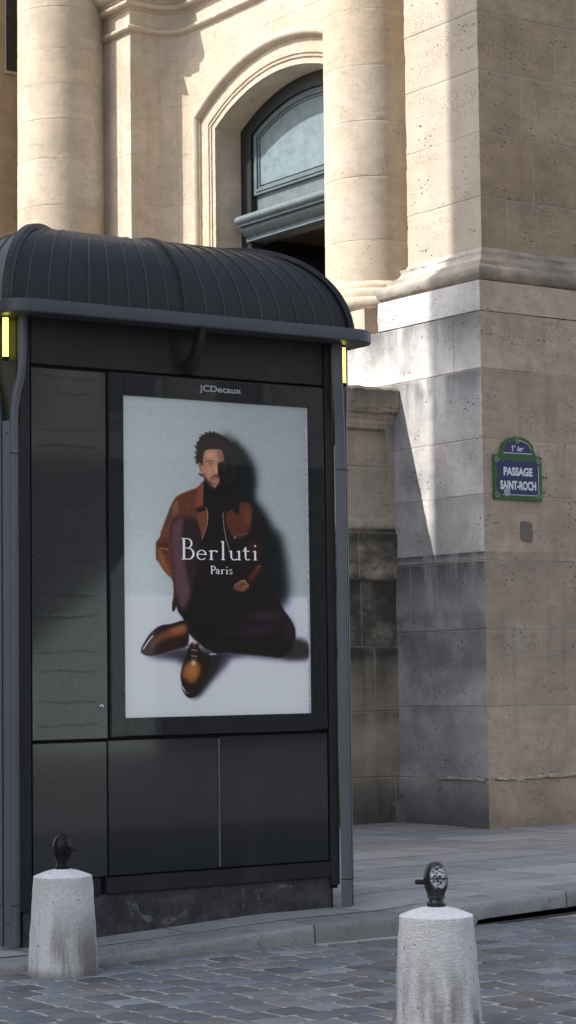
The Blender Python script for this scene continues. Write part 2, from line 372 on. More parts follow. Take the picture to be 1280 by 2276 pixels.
# portal: panelled transom in an arched frame, big cornice, open door below
def wood(name, colr, rough=.55):
    n = N(name); g = n.noise((1, 3, 3), 3, 5, .6); fl = n.noise((1, 2.2, 6), 2.2, 6, .7)
    c = n.mix(n.ramp(g, .35, .7), colr, tuple(v*.75 for v in colr)); c = n.mix(n.ramp(fl, .56, .62, 0, .45), c, tuple(v*.62 for v in colr))
    return n.fin(c, rough, n.bump(g, .003, .4))
M['door_paint'] = wood('weathered_grey_green_paint', (.115, .148, .162))
M['door_panel'] = wood('faded_pale_blue_green_paint', (.165, .225, .25), .5)
M['door_dark'] = wood('dark_paint_and_reveal_shade', (.014, .018, .019), .5)
M['dark_inside'] = wood('dark_oak', (.06, .040, .028))
M['plaster'] = wood('pale_plaster', (.42, .36, .30))
door = ch(MB().build('x', None, church)) if False else None
XD = 12.9
def apath(dR, dW, z_, n=30):       # arched outline inset by dR/dW, straight sides down to z_
    R_ = AR-dR; W_ = 1.24-dW; z2 = AZ+math.sqrt(R_*R_-W_*W_); t0 = math.degrees(math.acos(W_/R_))
    return [(AY+W_, z_)]+[(AY+R_*math.cos(rad(t)), AZ+R_*math.sin(rad(t))) for t in np.linspace(t0, 180-t0, n)]+[(AY-W_, z_)]
fx = lambda p, q, h: (h, p, q)
fr = MB(); o1 = apath(-.03, -.03, 5.0); i1 = apath(.155, .19, 5.0)
V = [fx(p, q, XD-.02) for p, q in o1]+[fx(p, q, XD-.02) for p, q in i1]+[fx(p, q, XD+.12) for p, q in i1]; k = len(o1)
fr.add(V, [(i, i+1, k+i+1, k+i) for i in range(k-1)]+[(k+i, k+i+1, 2*k+i+1, 2*k+i) for i in range(k-1)])
dframe = ch(fr.build('door_frame', M['door_dark'], church))  # near-black here also stands in for the arch reveal's shade on the ring
def ring(dR0, dW0, dR1, dW1, x0, x1, zlo, mat, name, parent, th=.05):
    m = MB(); a = apath(dR0, dW0, zlo); b = apath(dR1, dW1, zlo); a.append(a[0]); b2 = b+[b[0]]; k = len(a)
    # closed outlines (bottom edge raised for the inner one)
    b2[0] = (b2[0][0], zlo+(dW1-dW0)); b2[-1] = b2[0]; b2[-2] = (b2[-2][0], zlo+(dW1-dW0))
    V = [fx(p, q, x0) for p, q in a]+[fx(p, q, x0) for p, q in b2]+[fx(p, q, x1) for p, q in b2]+[fx(p, q, x1) for p, q in a]
    F = []
    for i in range(k-1): F += [(i, i+1, k+i+1, k+i), (k+i, k+i+1, 2*k+i+1, 2*k+i), (3*k+i, 3*k+i+1, i+1, i)]
    m.add(V, F); return ch(m.build(name, mat, parent))
tr = apath(.15, .185, 6.27); m = MB().prism(tr, XD+.05, XD+.09, fx)
trans = ch(m.build('transom', M['door_paint'], church))
def sub(o, parent):
    return o
def ringp(*a, **k_):
    o = ring(*a, **k_); o.parent = trans; o.matrix_parent_inverse = Matrix.Translation((0, 0, 0)); return o
trans_inv = trans.matrix_parent_inverse.copy()
ringp(.16, .20, .20, .245, XD+.012, XD+.05, 6.50, M['door_paint'], 'frame', None)
ringp(.20, .245, .225, .27, XD+.0, XD+.05, 6.53, M['door_paint'], 'moulding', None)
ringp(.225, .27, .25, .295, XD+.02, XD+.05, 6.555, M['door_paint'], 'moulding', None)
pn = MB().prism(apath(.245, .29, 6.60), XD+.035, XD+.052, fx).build('panel', M['door_panel'], trans)
# heavy wooden cornice over the door leaves
cp = [(-.10, 6.27), (-.155, 6.265)]+[(-.155-.05*math.cos(rad(t)), 6.215+.045*math.sin(rad(t))) for t in range(60, -61, -20)]+[(-.165, 6.165), (-.165, 6.15), (-.10, 6.145)]+\
     [(-.12+.0*t, 6.14) for t in (0,)]+[(-.125, 6.11), (-.09, 6.06), (-.05, 6.045), (-.05, 6.0), (.06, 5.995), (.08, 6.27)]
m = MB(); m.prism([(XD+a_, b_) for a_, b_ in cp], AY-1.23, AY+1.10, lambda p, q, h: (p, h, q))
ch(m.build('door_cornice', M['door_paint'], church, smooth=True))
lf = MB().box(XD+.10, XD+1.25, AY+1.10, AY+1.16, .2, 5.90).box(XD+.25, XD+1.1, AY+1.085, AY+1.10, 3.2, 5.7, .005)
leaf = ch(lf.build('door_leaf', M['door_dark'], church))
lf = MB().box(XD+.10, XD+1.25, AY-1.18, AY-1.12, .2, 5.90); ch(lf.build('door_leaf', M['door_dark'], church))
inn = MB()
inn.box(XD+3.0, XD+3.1, AY-2.4, AY+2.4, 0, 9); inn.box(XD+.14, XD+3.0, AY-2.4, AY-2.3, 0, 9); inn.box(XD+.14, XD+3.0, AY+2.3, AY+2.4, 0, 9)
ch(inn.build('vestibule_wall', M['dark_inside'], church))
ch(MB().box(XD+.14, XD+3.0, AY-2.3, AY+2.3, 6.35, 6.45).box(XD+.5, XD+.62, AY-2.3, AY+2.3, 6.15, 6.35).build('vestibule_ceiling', M['plaster'], church))
# grille window in the side wall
gm = MB()
gx0, gx1 = 11.555, 11.74
gm.add([(gx0, 22.25, 8.40), (gx1, 22.25, 8.40), (gx1, 22.25, 10.2), (gx0, 22.25, 10.2), (gx0, 22.19, 8.40), (gx1, 22.19, 8.40), (gx1, 22.19, 10.2), (gx0, 22.19, 10.2)],
       [(0, 1, 2, 3), (4, 5, 1, 0), (5, 6, 2, 1), (7, 4, 0, 3)])
M['iron'] = N('old_iron').fin((.02, .021, .023), .6)
gw = ch(gm.build('grille_window', M['iron'], church))
b = MB()
for i in range(7): x_ = gx0+.012+i*(gx1-gx0-.024)/6; b.box(x_-.003, x_+.003, 22.196, 22.202, 8.40, 10.2)
for i in range(46): z_ = 8.42+i*.038; b.box(gx0, gx1, 22.2025, 22.2075, z_-.003, z_+.003)
M['wire'] = N('rusty_wire').fin((.13, .10, .075), .7)
b.build('wire_mesh', M['wire'], gw).matrix_parent_inverse = Matrix.Identity(4)
MB().box(gx0-.03, gx1+.0, 22.17, 22.199, 8.36, 8.395, .004).build('window_sill', M['stone_church'], gw)
ch(moulding('base_gap', [(11.91, 17.6), (11.91, 14.19), (16.4, 14.19)], [(.004, .04), (.020, .055), (.018, .082), (.0, .092)], N('black_gap').fin((.01, .009, .008), .95), church, seed=41, wear=.014))
# small mortar patches of the pier
def patch(x, z, w_, h_, colr, seed, name='stone_patch'):
    rr = random.Random(seed); pts = []
    for i in range(18):
        a = 2*math.pi*i/18; k = 1/max(abs(math.cos(a)), abs(math.sin(a)))**.75*(1+rr.uniform(-.06, .06)); pts.append((x+w_/2*k*math.cos(a)*.95, z+h_/2*k*math.sin(a)*.95))
    n = N('mortar_patch'); g = n.noise((1, 1, 1), 40, 4); m_ = n.fin(n.mix(g, colr, tuple(v*.7 for v in colr)), .95, n.bump(g, .004))
    o = ch(MB().prism(pts, 14.176, 14.2, lambda p, q, h: (p, h, q)).build(name, m_, church)); return o
patch(12.377, 2.584, .14, .19, (.20, .165, .135), 4); patch(12.148, 2.181, .13, .12, (.42, .33, .22), 5)
def lump(path, w_, name, mat, seed):
    rr = random.Random(seed); V = []; F = []
    n = len(path)
    for i, p in enumerate(path):
        t_ = w_*(.5+rr.random()*.9); p = Vector(p)
        for (a, b_) in ((0, -t_), (.02+rr.random()*.012, -t_*.4), (.02+rr.random()*.012, t_*.4), (0, t_)):
            q = p.copy(); q.z += b_
            if p.y < 14.2 and p.x > 11.93: q.y -= a
            else: q.x -= a
            V.append(q)
    for i in range(n-1):
        for j in range(3): F.append((i*4+j, (i+1)*4+j, (i+1)*4+j+1, i*4+j+1))
    return ch(mesh(name, V, F, mat, church))
n = N('crumbling_mortar'); g = n.noise((1, 1, 1), 30, 5, .7); M['mortar'] = n.fin(n.mix(n.ramp(g, .3, .7), (.60, .52, .40), (.26, .21, .16)), .95, n.bump(g, .01))
rr = random.Random(3)
lump([(11.93+i*.04, 14.178, .475+.018*mn.noise(Vector((i*.23, 0, 0)))+i*.0006) for i in range(1, 90)], .020, 'mortar_joint', M['mortar'], 1)
lump([(11.895, 14.19+i*.04, .475-.012*mn.noise(Vector((i*.3, 5, 0)))) for i in range(0, 17)], .014, 'mortar_joint', M['mortar'], 2)
n = N('dark_opening'); M['gap'] = n.fin((.03, .026, .024), .9)  # near-black colour for the drain throat and the anchor holes

# ================================================================== LOW WALL beside the pier
low = empty('low_wall', (10.9, 15.5, .07), label='low weathered stone wall with moulded coping and recessed panel, black algae below, against the pier', cat='wall')
def lw(o): o.matrix_parent_inverse = Matrix.Translation((-10.9, -15.5, -.07)); return o
LX0 = 7.6
def low_ledge(U, Z):
    h = np.zeros_like(U); X = LX0+U
    h = np.where((Z > 2.63), h, h+.022); h = np.where(Z < 2.21, h-.014, h); h = np.where(Z < 1.6, h+.015, h)
    pan = ((X > 10.35) & (X < 11.79) & (Z > 2.74) & (Z < 3.55)); h = np.where(pan, h-.045, h)
    m = ((Z > 2.21) & (Z < 2.63)); h = np.where(m, h+.014*lownoise(U, Z, 18, 3)+.002*np.sin(Z*90), h)
    return h
lw(surf('wall_face', [(LX0, 15.41), (11.905, 15.41)], 0, 3.66, [.47, 1.05, 1.62, 2.21, 2.632, 3.22], 1.3, M['stone_low'], low, du=.02, dz=.02, seed=31, ledge=low_ledge, jd=.012, jw=.008))
cprof = [(-.01, 3.56), (.012, 3.565), (.012, 3.585), (.03, 3.60), (.055, 3.64), (.075, 3.67), (.075, 3.69)]+[(.075+.05*math.sin(rad(t)), 3.69+.05*(1-math.cos(rad(t)))) for t in (30, 60, 90)]+[(.135, 3.75), (.14, 3.90), (.11, 3.925), (-.6, 3.93)]
lw(moulding('coping', [(LX0, 15.41), (11.905, 15.41)], [(a-.05, b_) for a, b_ in cprof], M['stone_low'], low, seed=14, wear=.006))
lw(MB().box(LX0, 11.9, 15.55, 15.95, 0, 3.86).build('wall_core', M['stone_low'], low))
n = N('lead_grey_render'); g = n.noise((1, 1, 1), 20, 5); M['render'] = n.fin(n.mix(g, (.10, .098, .095), (.22, .20, .18)), .9, n.bump(g, .006))
lw(MB().add([(11.80, 15.33, .03), (11.90, 15.30, .03), (11.90, 15.30, .29), (11.87, 15.31, .31), (11.79, 15.34, .22), (11.80, 15.42, .03), (11.90, 15.42, .03), (11.90, 15.42, .31), (11.79, 15.42, .24)],
   [(0, 1, 2, 3, 4), (0, 4, 8, 5), (4, 3, 7, 8), (3, 2, 7)]).build('corner_patch', M['render'], low))

# ================================================================== GROUND
def gz(x, y):     # pavement height
    k = np.interp(x, [3, 5.3, 6.7, 7.3, 7.9, 9.5], [.012, .022, .095, .098, .125, .135]); t = np.clip((y-9.5)/4.2, 0, 1)
    return k*(1-t)+np.interp(x, [4, 16], [.06, .075])*t
def ky(x): return np.interp(x, [-40, 3, 5.4, 6.7, 7.3, 7.9, 8.6, 10, 14, 40], [9.52, 9.50, 9.45, 9.36, 9.35, 9.42, 9.52, 9.70, 10.1, 12])
def sz(x): return np.interp(x, [4, 5.3, 6.6], [-.018, -.012, 0])
g = MB(); mesh_pts = []
n = N('distant_setts'); P2 = n.pos
bt = n.t.nodes.new('ShaderNodeTexBrick'); n.t.links.new(P2, bt.inputs[0]); bt.inputs['Scale'].default_value = 1; bt.inputs['Brick Width'].default_value = .2; bt.inputs['Row Height'].default_value = .14
bt.inputs['Mortar Size'].default_value = .006; bt.inputs['Color1'].default_value = (.12, .12, .13, 1); bt.inputs['Color2'].default_value = (.17, .165, .165, 1); bt.inputs['Mortar'].default_value = (.2, .17, .14, 1)
M['setts_far'] = n.fin(bt.outputs[0], .75, n.bump(n.noise((1, 1, 1), 30), .004))
tag(mesh('ground', [(-120, -120, -.06), (140, -120, -.06), (140, 140, -.06), (-120, 140, -.06)], [(0, 1, 2, 3)], M['setts_far']), kind='structure')
# setts
n = N('sandy_joint'); g_ = n.noise((1, 1, 1), 14, 5, .7); M['joint'] = n.fin(n.mix(n.ramp(g_, .35, .65), (.30, .27, .24), (.46, .42, .375)), .95, n.bump(g_, .006))
n = N('granite_sett'); a_ = n.attr('blk'); f1 = n.noise((1, 1, 1), 110, 3, .7); f2 = n.noise((1, 1, 1), 2.0, 5, .6); f3 = n.noise((1, 1, 1), 9, 4, .6)
c = n.mix(n.ramp(f1, .38, .68, 0, .4), a_.outputs['Color'], (.06, .06, .065)); c = n.mix(n.ramp(f2, .50, .72, 0, .22), c, (.19, .18, .175)); c = n.mix(n.ramp(f3, .5, .75, 0, .35), c, (.08, .08, .085))
M['sett'] = n.fin(c, n.ramp(f3, .3, .7, .6, .8), n.bump(n.math('ADD', n.math('MULTIPLY', f1, .4), f3), .004, .7), spec=.35)
V, F, Cc = [], [], []
rr = random.Random(5); y = 2.6; row = 0
while y < 9.56:
    hrow = .172+rr.uniform(-.008, .008); x = .5+rr.uniform(0, .2)
    while x < 13.5:
        wd = rr.uniform(.158, .208)
        if y+hrow*.5 < float(ky(x+wd/2))-.02 :
            g1 = .009; bx = .011; b0 = float(sz(x))+.002; tilt = (rr.uniform(-.002, .002), rr.uniform(-.002, .002)); hz = rr.uniform(-.002, .002)
            base = rr.choice([(.115, .121, .134), (.105, .109, .117), (.13, .132, .136), (.12, .111, .113), (.088, .092, .098), (.14, .146, .156), (.12, .11, .103), (.105, .113, .125)]); k = rr.uniform(1.1, 2.05)
            x0_, x1_, y0_, y1_ = x+g1, x+wd-g1, y+g1, y+hrow-g1; n0 = len(V)
            sk = rr.uniform(-.008, .008)
            cs = [(x0_, y0_), (x1_, y0_+sk), (x1_+sk, y1_), (x0_+sk*.5, y1_-sk*.3)]; cx, cy = x+wd/2, y+hrow/2
            def zt(p): return b0+hz+tilt[0]*(p[0]-cx)/wd*2+tilt[1]*(p[1]-cy)/hrow*2
            # rounded outline: 3 points per corner
            out = []
            for q in range(4):
                p = Vector(cs[q]); a = (Vector(cs[q-1])-p).normalized(); d = (Vector(cs[(q+1) % 4])-p).normalized()
                R_ = rr.uniform(.008, .016); out += [p+a*R_, p+(a+d)*R_*.32, p+d*R_]
            for p in out: V.append((p.x, p.y, zt(p)-.022))
            for p in out: q = Vector((cx, cy)).lerp(p, .985); V.append((q.x, q.y, zt(q)-.006))
            for p in out: q = Vector((cx, cy)).lerp(p, .92); V.append((q.x, q.y, zt(q)+rr.uniform(-.0012, .0012)))
            V.append((cx, cy, zt((cx, cy))+.003))
            for q in range(12):
                q2 = (q+1) % 12
                F += [(n0+q, n0+q2, n0+12+q2, n0+12+q), (n0+12+q, n0+12+q2, n0+24+q2, n0+24+q), (n0+24+q, n0+24+q2, n0+36)]
            Cc += [(base[0]*k, base[1]*k, base[2]*k, 1)]*37
        x += wd
    y += hrow; row += 1
o = mesh('street', V, F, M['sett'], None, True); attr_color(o.data, Cc); tag(o, kind='structure')
xs = np.linspace(.3, 13.8, 40); V = []; F = []
for x in xs: V += [(x, 2.5, float(sz(x))-.0045), (x, float(ky(x))+.05, float(sz(x))-.004)]
F = [(2*i, 2*i+2, 2*i+3, 2*i+1) for i in range(len(xs)-1)]
tag(mesh('street_joint_sand', V, F, M['joint']), kind='structure')
# pavement slabs (one sheet, joints cut in)
def slab_sheet():
    xs = []; ys = []
    ybeds = [9.3, 10.35, 11.0, 11.7, 12.35, 13.05, 13.7, 14.4, 15.1, 15.8, 16.6]
    du = .05; rnd = np.random.default_rng(4); rowj = []
    for k in range(len(ybeds)-1): 
        L = []; q = 2+rnd.uniform(0, 1)
        while q < 18: L.append(q); q += rnd.uniform(.85, 1.25)
        rowj.append(L)
    xs = set(np.round(np.arange(2, 18, .06), 4)); [xs.update({round(j+d, 4) for d in (-.010, -.005, 0, .005, .010)}) for L in rowj for j in L]
    ys = set(np.round(np.arange(0, 1.0001, 1/110.), 5)); xs = np.array(sorted(xs))
    yv = np.array(sorted(set(np.round(np.arange(9.3, 16.8, .06), 4)) | {round(b_+d, 4) for b_ in ybeds[1:] for d in (-.010, -.005, 0, .005, .010)}))
    X, Y = np.meshgrid(xs, yv, indexing='ij'); ci = np.clip(np.searchsorted(ybeds, Y, side='right')-1, 0, len(rowj)-1)
    dj = np.full(X.shape, 9.)
    for b_ in ybeds[1:]: dj = np.minimum(dj, np.abs(Y-b_))
    tone = np.zeros(X.shape); t2 = tone.copy()
    for k, L in enumerate(rowj):
        m = ci == k; LL = [0]+L+[99]
        for q in range(len(LL)-1):
            mm = m & (X >= LL[q]) & (X < LL[q+1]); tone[mm] = rnd.uniform(); t2[mm] = rnd.uniform()
            if q: dj = np.where(m, np.minimum(dj, np.abs(X-LL[q])), dj)
    jm = np.clip(1.25-dj/.010, 0, 1); Z = gz(X, Y)-.006*jm+.002*(tone-.5)+.004*lownoise(X, Y, 1.5, 2)
    K = ky(X)+.30
    Yc = np.maximum(Y, K)                              # the sheet stops at the kerb stone's back edge
    V = np.stack([X, Yc, Z], -1).reshape(-1, 3); I = np.arange(X.size).reshape(X.shape)
    ok = (Y[1:, 1:] > K[1:, 1:]).ravel(); Q = np.stack([I[:-1, :-1], I[1:, :-1], I[1:, 1:], I[:-1, 1:]], -1).reshape(-1, 4)[ok]
    me = bpy.data.meshes.new('pavement'); me.from_pydata(V.tolist(), [], Q.tolist()); me.update()
    attr_color(me, np.stack([tone, jm, t2, np.ones_like(tone)], -1).reshape(-1, 4))
    return me
def granite(name, a, b_, jointc, joints=True, chew=.3):
    n = N(name); at = n.attr('blk'); sp = n.t.nodes.new('ShaderNodeSeparateColor'); n.t.links.new(at.outputs['Color'], sp.inputs[0])
    f1 = n.noise((1, 1, 1), 85, 4, .75); f2 = n.noise((1, 1, 1), 1.6, 6, .62); f3 = n.noise((1, 1, 1), 7, 5, .65)
    c = n.mix(sp.outputs[0], a, b_); c = n.mix(n.ramp(f1, .42, .66, 0, .5), c, tuple(v*.45 for v in a)); c = n.mix(n.ramp(f2, .44, .68, 0, .42), c, tuple(v*.62 for v in a))
    c = n.mix(n.ramp(f3, .52, .74, 0, chew), c, tuple(v*.42 for v in a))
    gum = n.voro((1, 1, 1), 3.1)[0]; c = n.mix(n.ramp(gum, .035, .05, .6, 0), c, tuple(v*.35 for v in a))
    c = n.mix(n.math('MULTIPLY', sp.outputs[1], .95), c, jointc)
    return n.fin(c, n.ramp(f3, .3, .7, .6, .85), n.bump(n.math('ADD', f1, f3), .004, .7), spec=.4)
M['slab'] = granite('pavement_stone', (.27, .26, .255), (.41, .395, .385), (.04, .036, .032), chew=.5)
M['kerb'] = granite('kerb_granite', (.22, .215, .205), (.34, .33, .315), (.02, .02, .02), chew=.7)
tag(link('pavement', slab_sheet(), M['slab'], None, False), kind='structure')
# kerb
jx = [1.2, 2.6, 4.1, 5.35, 6.66, 7.28, 8.55, 9.9, 11.3, 12.8]
xs = sorted(set(np.round(np.arange(.5, 14, .05), 3)) | {round(j+d, 4) for j in jx for d in (-.008, -.004, 0, .004, .008)})
V, F, Cc = [], [], []; rk = np.random.default_rng(8)
inlet = lambda x: 7.78 < x < 10.4
kz = lambda x: float(np.interp(x, [3, 5.3, 6.7, 7.3, 7.9, 9.5], [.012, .022, .095, .098, .125, .135]))
mcount = 9
for x in xs:
    dj = min(abs(x-j) for j in jx); jm = max(0, 1-dj/.008); y0 = float(ky(x)); zt = kz(x)-.02*jm*.6; zb = float(sz(x))-.03
    wv = .006*mn.noise(Vector((x*5, 1, 0))); hz = .003*mn.noise(Vector((x*7, 9, 0)))
    zlow = zb if not inlet(x) else zt-.092
    pts = [(y0+.05 if inlet(x) else y0+wv, zlow), (y0+wv, zlow+.001), (y0+wv*.8-.002, zt-.035), (y0+.003+wv, zt-.010), (y0+.010+wv, zt-.002), (y0+.03, zt+hz), (y0+.15, zt+.002+hz), (y0+.28, zt+.001), (y0+.32, zt-.004)]
    ti = .5+.5*math.sin(sum(x > j for j in jx)*2.3)
    for (yy, z_) in pts: V.append((x, yy+jm*.006, z_)); Cc.append((ti, jm, 0, 1))
F = [(i*mcount+j, (i+1)*mcount+j, (i+1)*mcount+j+1, i*mcount+j+1) for i in range(len(xs)-1) for j in range(mcount-1)]
o = mesh('kerb', V, F, M['kerb'], None, True); o.data.set_sharp_from_angle(angle=rad(50)); attr_color(o.data, Cc); tag(o, kind='structure')
# drain inlet under the kerb: dark throat and an iron sill
dr = empty('drain_inlet', (9, 9.6, 0), label='long dark drain opening under the kerb behind the right bollard', cat='drain')
th_, sl_ = MB(), MB()
xi = np.linspace(7.76, 10.42, 24); vv = []; ff = []
for x in xi: y0 = float(ky(x)); vv += [(x, y0+.05, -.02), (x, y0+.30, -.02), (x, y0+.30, .09)]
ff = [(3*i+a, 3*i+3+a, 3*i+4+a, 3*i+1+a) for i in range(len(xi)-1) for a in (0, 1)]
mesh('throat', [(a-9, b_-9.6, c_) for a, b_, c_ in vv], ff, M['gap'], dr)
M['rust'] = N('rusty_iron_sill').fin((.045, .032, .025), .8)
vv = []
for x in xi: y0 = float(ky(x)); vv += [(x-9, y0-9.6-.035, -.012), (x-9, y0-9.6-.033, .006), (x-9, y0-9.6-.012, .008), (x-9, y0-9.6-.010, -.0), (x-9, y0-9.6+.06, -.004)]
mesh('iron_sill', vv, [(5*i+a, 5*i+5+a, 5*i+6+a, 5*i+1+a) for i in range(len(xi)-1) for a in range(4)], M['rust'], dr)

# ================================================================== KIOSK
KP = (5.3303, 9.9743, 0)
kiosk = empty('kiosk', KP, rad(-.67), label='dark charcoal metal street kiosk with domed ribbed roof and framed advertising poster', cat='kiosk')
def paint(name, colr, rough=.4, var=.25, dust=.12, coat=0., spec=.3):
    n = N(name); a = n.noise((1, 1, 1), 1.8, 5, .6); b_ = n.noise((2, 2, 1), 22, 4, .65); s_ = n.noise((7, 7, .8), 1, 5, .6)
    c = n.mix(n.ramp(a, .35, .68, 0, var), colr, tuple(v*1.35+.004 for v in colr)); c = n.mix(n.ramp(s_, .5, .75, 0, dust), c, (.12, .115, .105))
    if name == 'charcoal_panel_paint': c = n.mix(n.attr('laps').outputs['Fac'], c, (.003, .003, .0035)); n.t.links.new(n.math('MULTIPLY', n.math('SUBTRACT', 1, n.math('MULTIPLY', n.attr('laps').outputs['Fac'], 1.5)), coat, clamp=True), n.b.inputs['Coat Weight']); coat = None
    return n.fin(c, n.ramp(b_, .3, .7, rough*.85, rough*1.2), n.bump(n.noise((1, 1, 1), 5, 3), .0015, .35), coat=coat, coat_rough=.07 if name == 'charcoal_panel_paint' else .05, spec=spec)
M['k_body'] = paint('charcoal_paint', (.017, .0167, .0167), .42)
M['k_panel'] = paint('charcoal_panel_paint', (.017, .0195, .0210), .30, .2, .03, coat=1)
M['k_gloss'] = paint('dark_blue_grey_gloss', (.010, .012, .017), .12, .2, .04, coat=.6)
M['k_post'] = paint('mid_grey_aluminium', (.098, .10, .112), .40, .2, .10)
M['k_gutter'] = paint('grey_gutter_paint', (.058, .059, .065), .42, .2, .08)
M['k_roof'] = paint('dark_zinc', (.013, .013, .0135), .45, .4, .03, spec=.3)
M['k_seam'] = paint('worn_seam_zinc', (.055, .056, .06), .45, .3, .05)
M['k_black'] = N('shadow_gap').fin((.004, .004, .004), .9)
n = N('sooty_plinth_stone'); a = n.noise((1, 1, 1), 9, 6, .7); b_ = n.noise((1, 1, 1), 90, 3, .7)
M['k_plinth'] = n.fin(n.mix(n.ramp(a, .35, .7), (.028, .027, .027), (.075, .072, .068)), .8, n.bump(n.math('ADD', a, b_), .012, .9))
YB = 1.5
MB().box(-.045, 1.895, .03, YB, .03, 3.30).build('body', M['k_black'], kiosk)
# corner strips and side walls
cs_ = MB().box(-.085, -.006, 0, .03, .21, 3.30, .002).box(1.862, 1.925, 0, .03, .22, 3.30, .002).box(-.088, -.045, .03, YB, .2, 3.3).box(1.895, 1.928, .03, YB, .2, 3.3).box(-.05, 1.9, YB, YB+.03, .2, 3.3)
cs_.build('side_wall', M['k_body'], kiosk)
MB().box(.002, 1.856, .004, .03, 3.03, 3.31, .003).build('header_panel', M['k_body'], kiosk)
# boarded door panel with slightly buckled horizontal laps
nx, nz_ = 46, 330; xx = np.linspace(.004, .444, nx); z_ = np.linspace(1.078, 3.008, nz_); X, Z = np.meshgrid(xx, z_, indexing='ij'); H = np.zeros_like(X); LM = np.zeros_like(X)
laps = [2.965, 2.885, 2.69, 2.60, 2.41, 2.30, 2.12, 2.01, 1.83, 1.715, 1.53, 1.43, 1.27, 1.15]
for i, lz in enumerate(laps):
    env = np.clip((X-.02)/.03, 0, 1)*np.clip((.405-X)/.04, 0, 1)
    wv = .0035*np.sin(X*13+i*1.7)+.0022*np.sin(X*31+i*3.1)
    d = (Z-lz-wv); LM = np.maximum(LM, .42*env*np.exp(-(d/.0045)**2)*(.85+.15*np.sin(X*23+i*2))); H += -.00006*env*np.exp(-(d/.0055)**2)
Vd = np.stack([X, .004-H, Z], -1).reshape(-1, 3); I = np.arange(nx*nz_).reshape(nx, nz_)
Q = np.stack([I[:-1, :-1], I[1:, :-1], I[1:, 1:], I[:-1, 1:]], -1).reshape(-1, 4)
dp = mesh('door_panel', Vd.tolist(), Q.tolist(), M['k_panel'], kiosk, True); la_ = dp.data.attributes.new('laps', 'FLOAT', 'POINT'); la_.data.foreach_set('value', LM.reshape(-1).astype(np.float32))
MB().box(.003, .445, .006, .03, 1.077, 3.009).build('panel_back', M['k_body'], dp)
M['chrome'] = N('chrome').fin((.55, .55, .55), .25, metal=1)
lk = MB().lathe([(0, .010), (.008, .010), (.013, .007), (.014, 0)], n=16); lk.V = [(a+.405, -c_-.0+.004, b_+1.243) for a, b_, c_ in lk.V]
lk.build('lock', M['chrome'], dp, True); k2 = MB().lathe([(0, .0115), (.004, .0115), (.0045, .008)], n=12); k2.V = [(a+.405, -c_+.004, b_+1.243) for a, b_, c_ in k2.V]; k2.build('keyhole', M['k_black'], dp)
# lower panels
MB().box(.004, .438, .004, .03, .362, 1.058, .003).build('lower_panel', M['k_panel'], kiosk)
MB().box(.446, 1.124, .004, .03, .362, 1.062, .003).build('lower_panel', M['k_gloss'], kiosk)
MB().box(1.140, 1.853, .004, .03, .362, 1.066, .003).build('lower_panel', M['k_gloss'], kiosk)
MB().box(1.126, 1.138, -.002, .03, .366, 1.058, .002).build('trim', M['k_post'], kiosk)
MB().box(-.004, .40, .008, .03, .262, .352, .002).box(.43, 1.86, .001, .03, .268, .352, .003).build('bottom_rail', M['k_body'], kiosk)
# plinth
pl = MB(); xs_ = np.linspace(-.05, 1.875, 60); zz_ = np.linspace(-.06, .265, 12); V = []
for x in xs_:
    for q in zz_: V.append((x, .018+.010*mn.noise(Vector((x*4, q*9, 3)))+.004*mn.noise(Vector((x*22, q*30, 3)))-.012*max(0, (.05-q)/.1), q))
F = [(i*12+j, (i+1)*12+j, (i+1)*12+j+1, i*12+j+1) for i in range(59) for j in range(11)]
pl.add(V, F); pl.box(-.05, 1.875, .06, YB, -.06, .20); plo = pl.build('plinth', M['k_plinth'], kiosk)
# faint chalky marks on the plinth
n = N('faint_chalk'); g = n.noise((1, 1, 1), 16, 5, .7); tb = n.t.nodes.new('ShaderNodeBsdfTransparent'); ms = n.t.nodes.new('ShaderNodeMixShader')
n.b.inputs['Base Color'].default_value = (.30, .30, .31, 1); n.b.inputs['Roughness'].default_value = .95
n.t.links.new(n.ramp(g,   .34, .66, 0, .38), ms.inputs[0]); n.t.links.new(tb.outputs[0], ms.inputs[1]); n.t.links.new(n.b.outputs[0], ms.inputs[2]); n.t.links.new(ms.outputs[0], n.out.inputs['Surface']); M['chalk'] = n.m
def smear(pts, w_, y_=.0):
    V = []; F = []
    for i, (x, q) in enumerate(pts):
        p = Vector(pts[max(i-1, 0)]); s_ = Vector(pts[min(i+1, len(pts)-1)]); d = (s_-p).normalized(); nn = Vector((-d.y, d.x))*w_*.5*(.6+.5*math.sin(i*1.3))
        V += [(x+nn.x, y_, q+nn.y), (x-nn.x, y_, q-nn.y)]
    for i in range(len(pts)-1): F.append((2*i, 2*i+1, 2*i+3, 2*i+2))
    return V, F
for pts_, w_ in (([(.78+.19*math.cos(rad(a)), .24+.14*math.sin(rad(a))) for a in range(190, 350, 8)], .035), ([(.55+i*.006, .25-i*.018) for i in range(8)], .022), ([(1.28, .24-i*.015) for i in range(8)], .016),
                 ([(1.38, .235-i*.012) for i in range(6)], .05), ([(1.5+i*.02, .235+.004*math.sin(i)) for i in range(6)], .02)):
    MB().add(*smear(pts_, w_, .002)).build('chalk_mark', M['chalk'], plo)
# poster case
px0, px1, pz0, pz1 = .549, 1.752, 1.178, 2.898
fy = -.006
fr = MB(); fr.box(.457, px0, fy, .03, 1.080, 3.012, .003).box(px1, 1.852, fy, .03, 1.090, 3.014, .003).box(px0, px1, fy, .03, pz1, 3.013).box(px0, px1, fy, .03, 1.085, pz0)
M['k_frame'] = paint('blue_black_frame', (.020, .022, .027), .30, .2, .06)
case = fr.build('poster_case', M['k_frame'], kiosk)

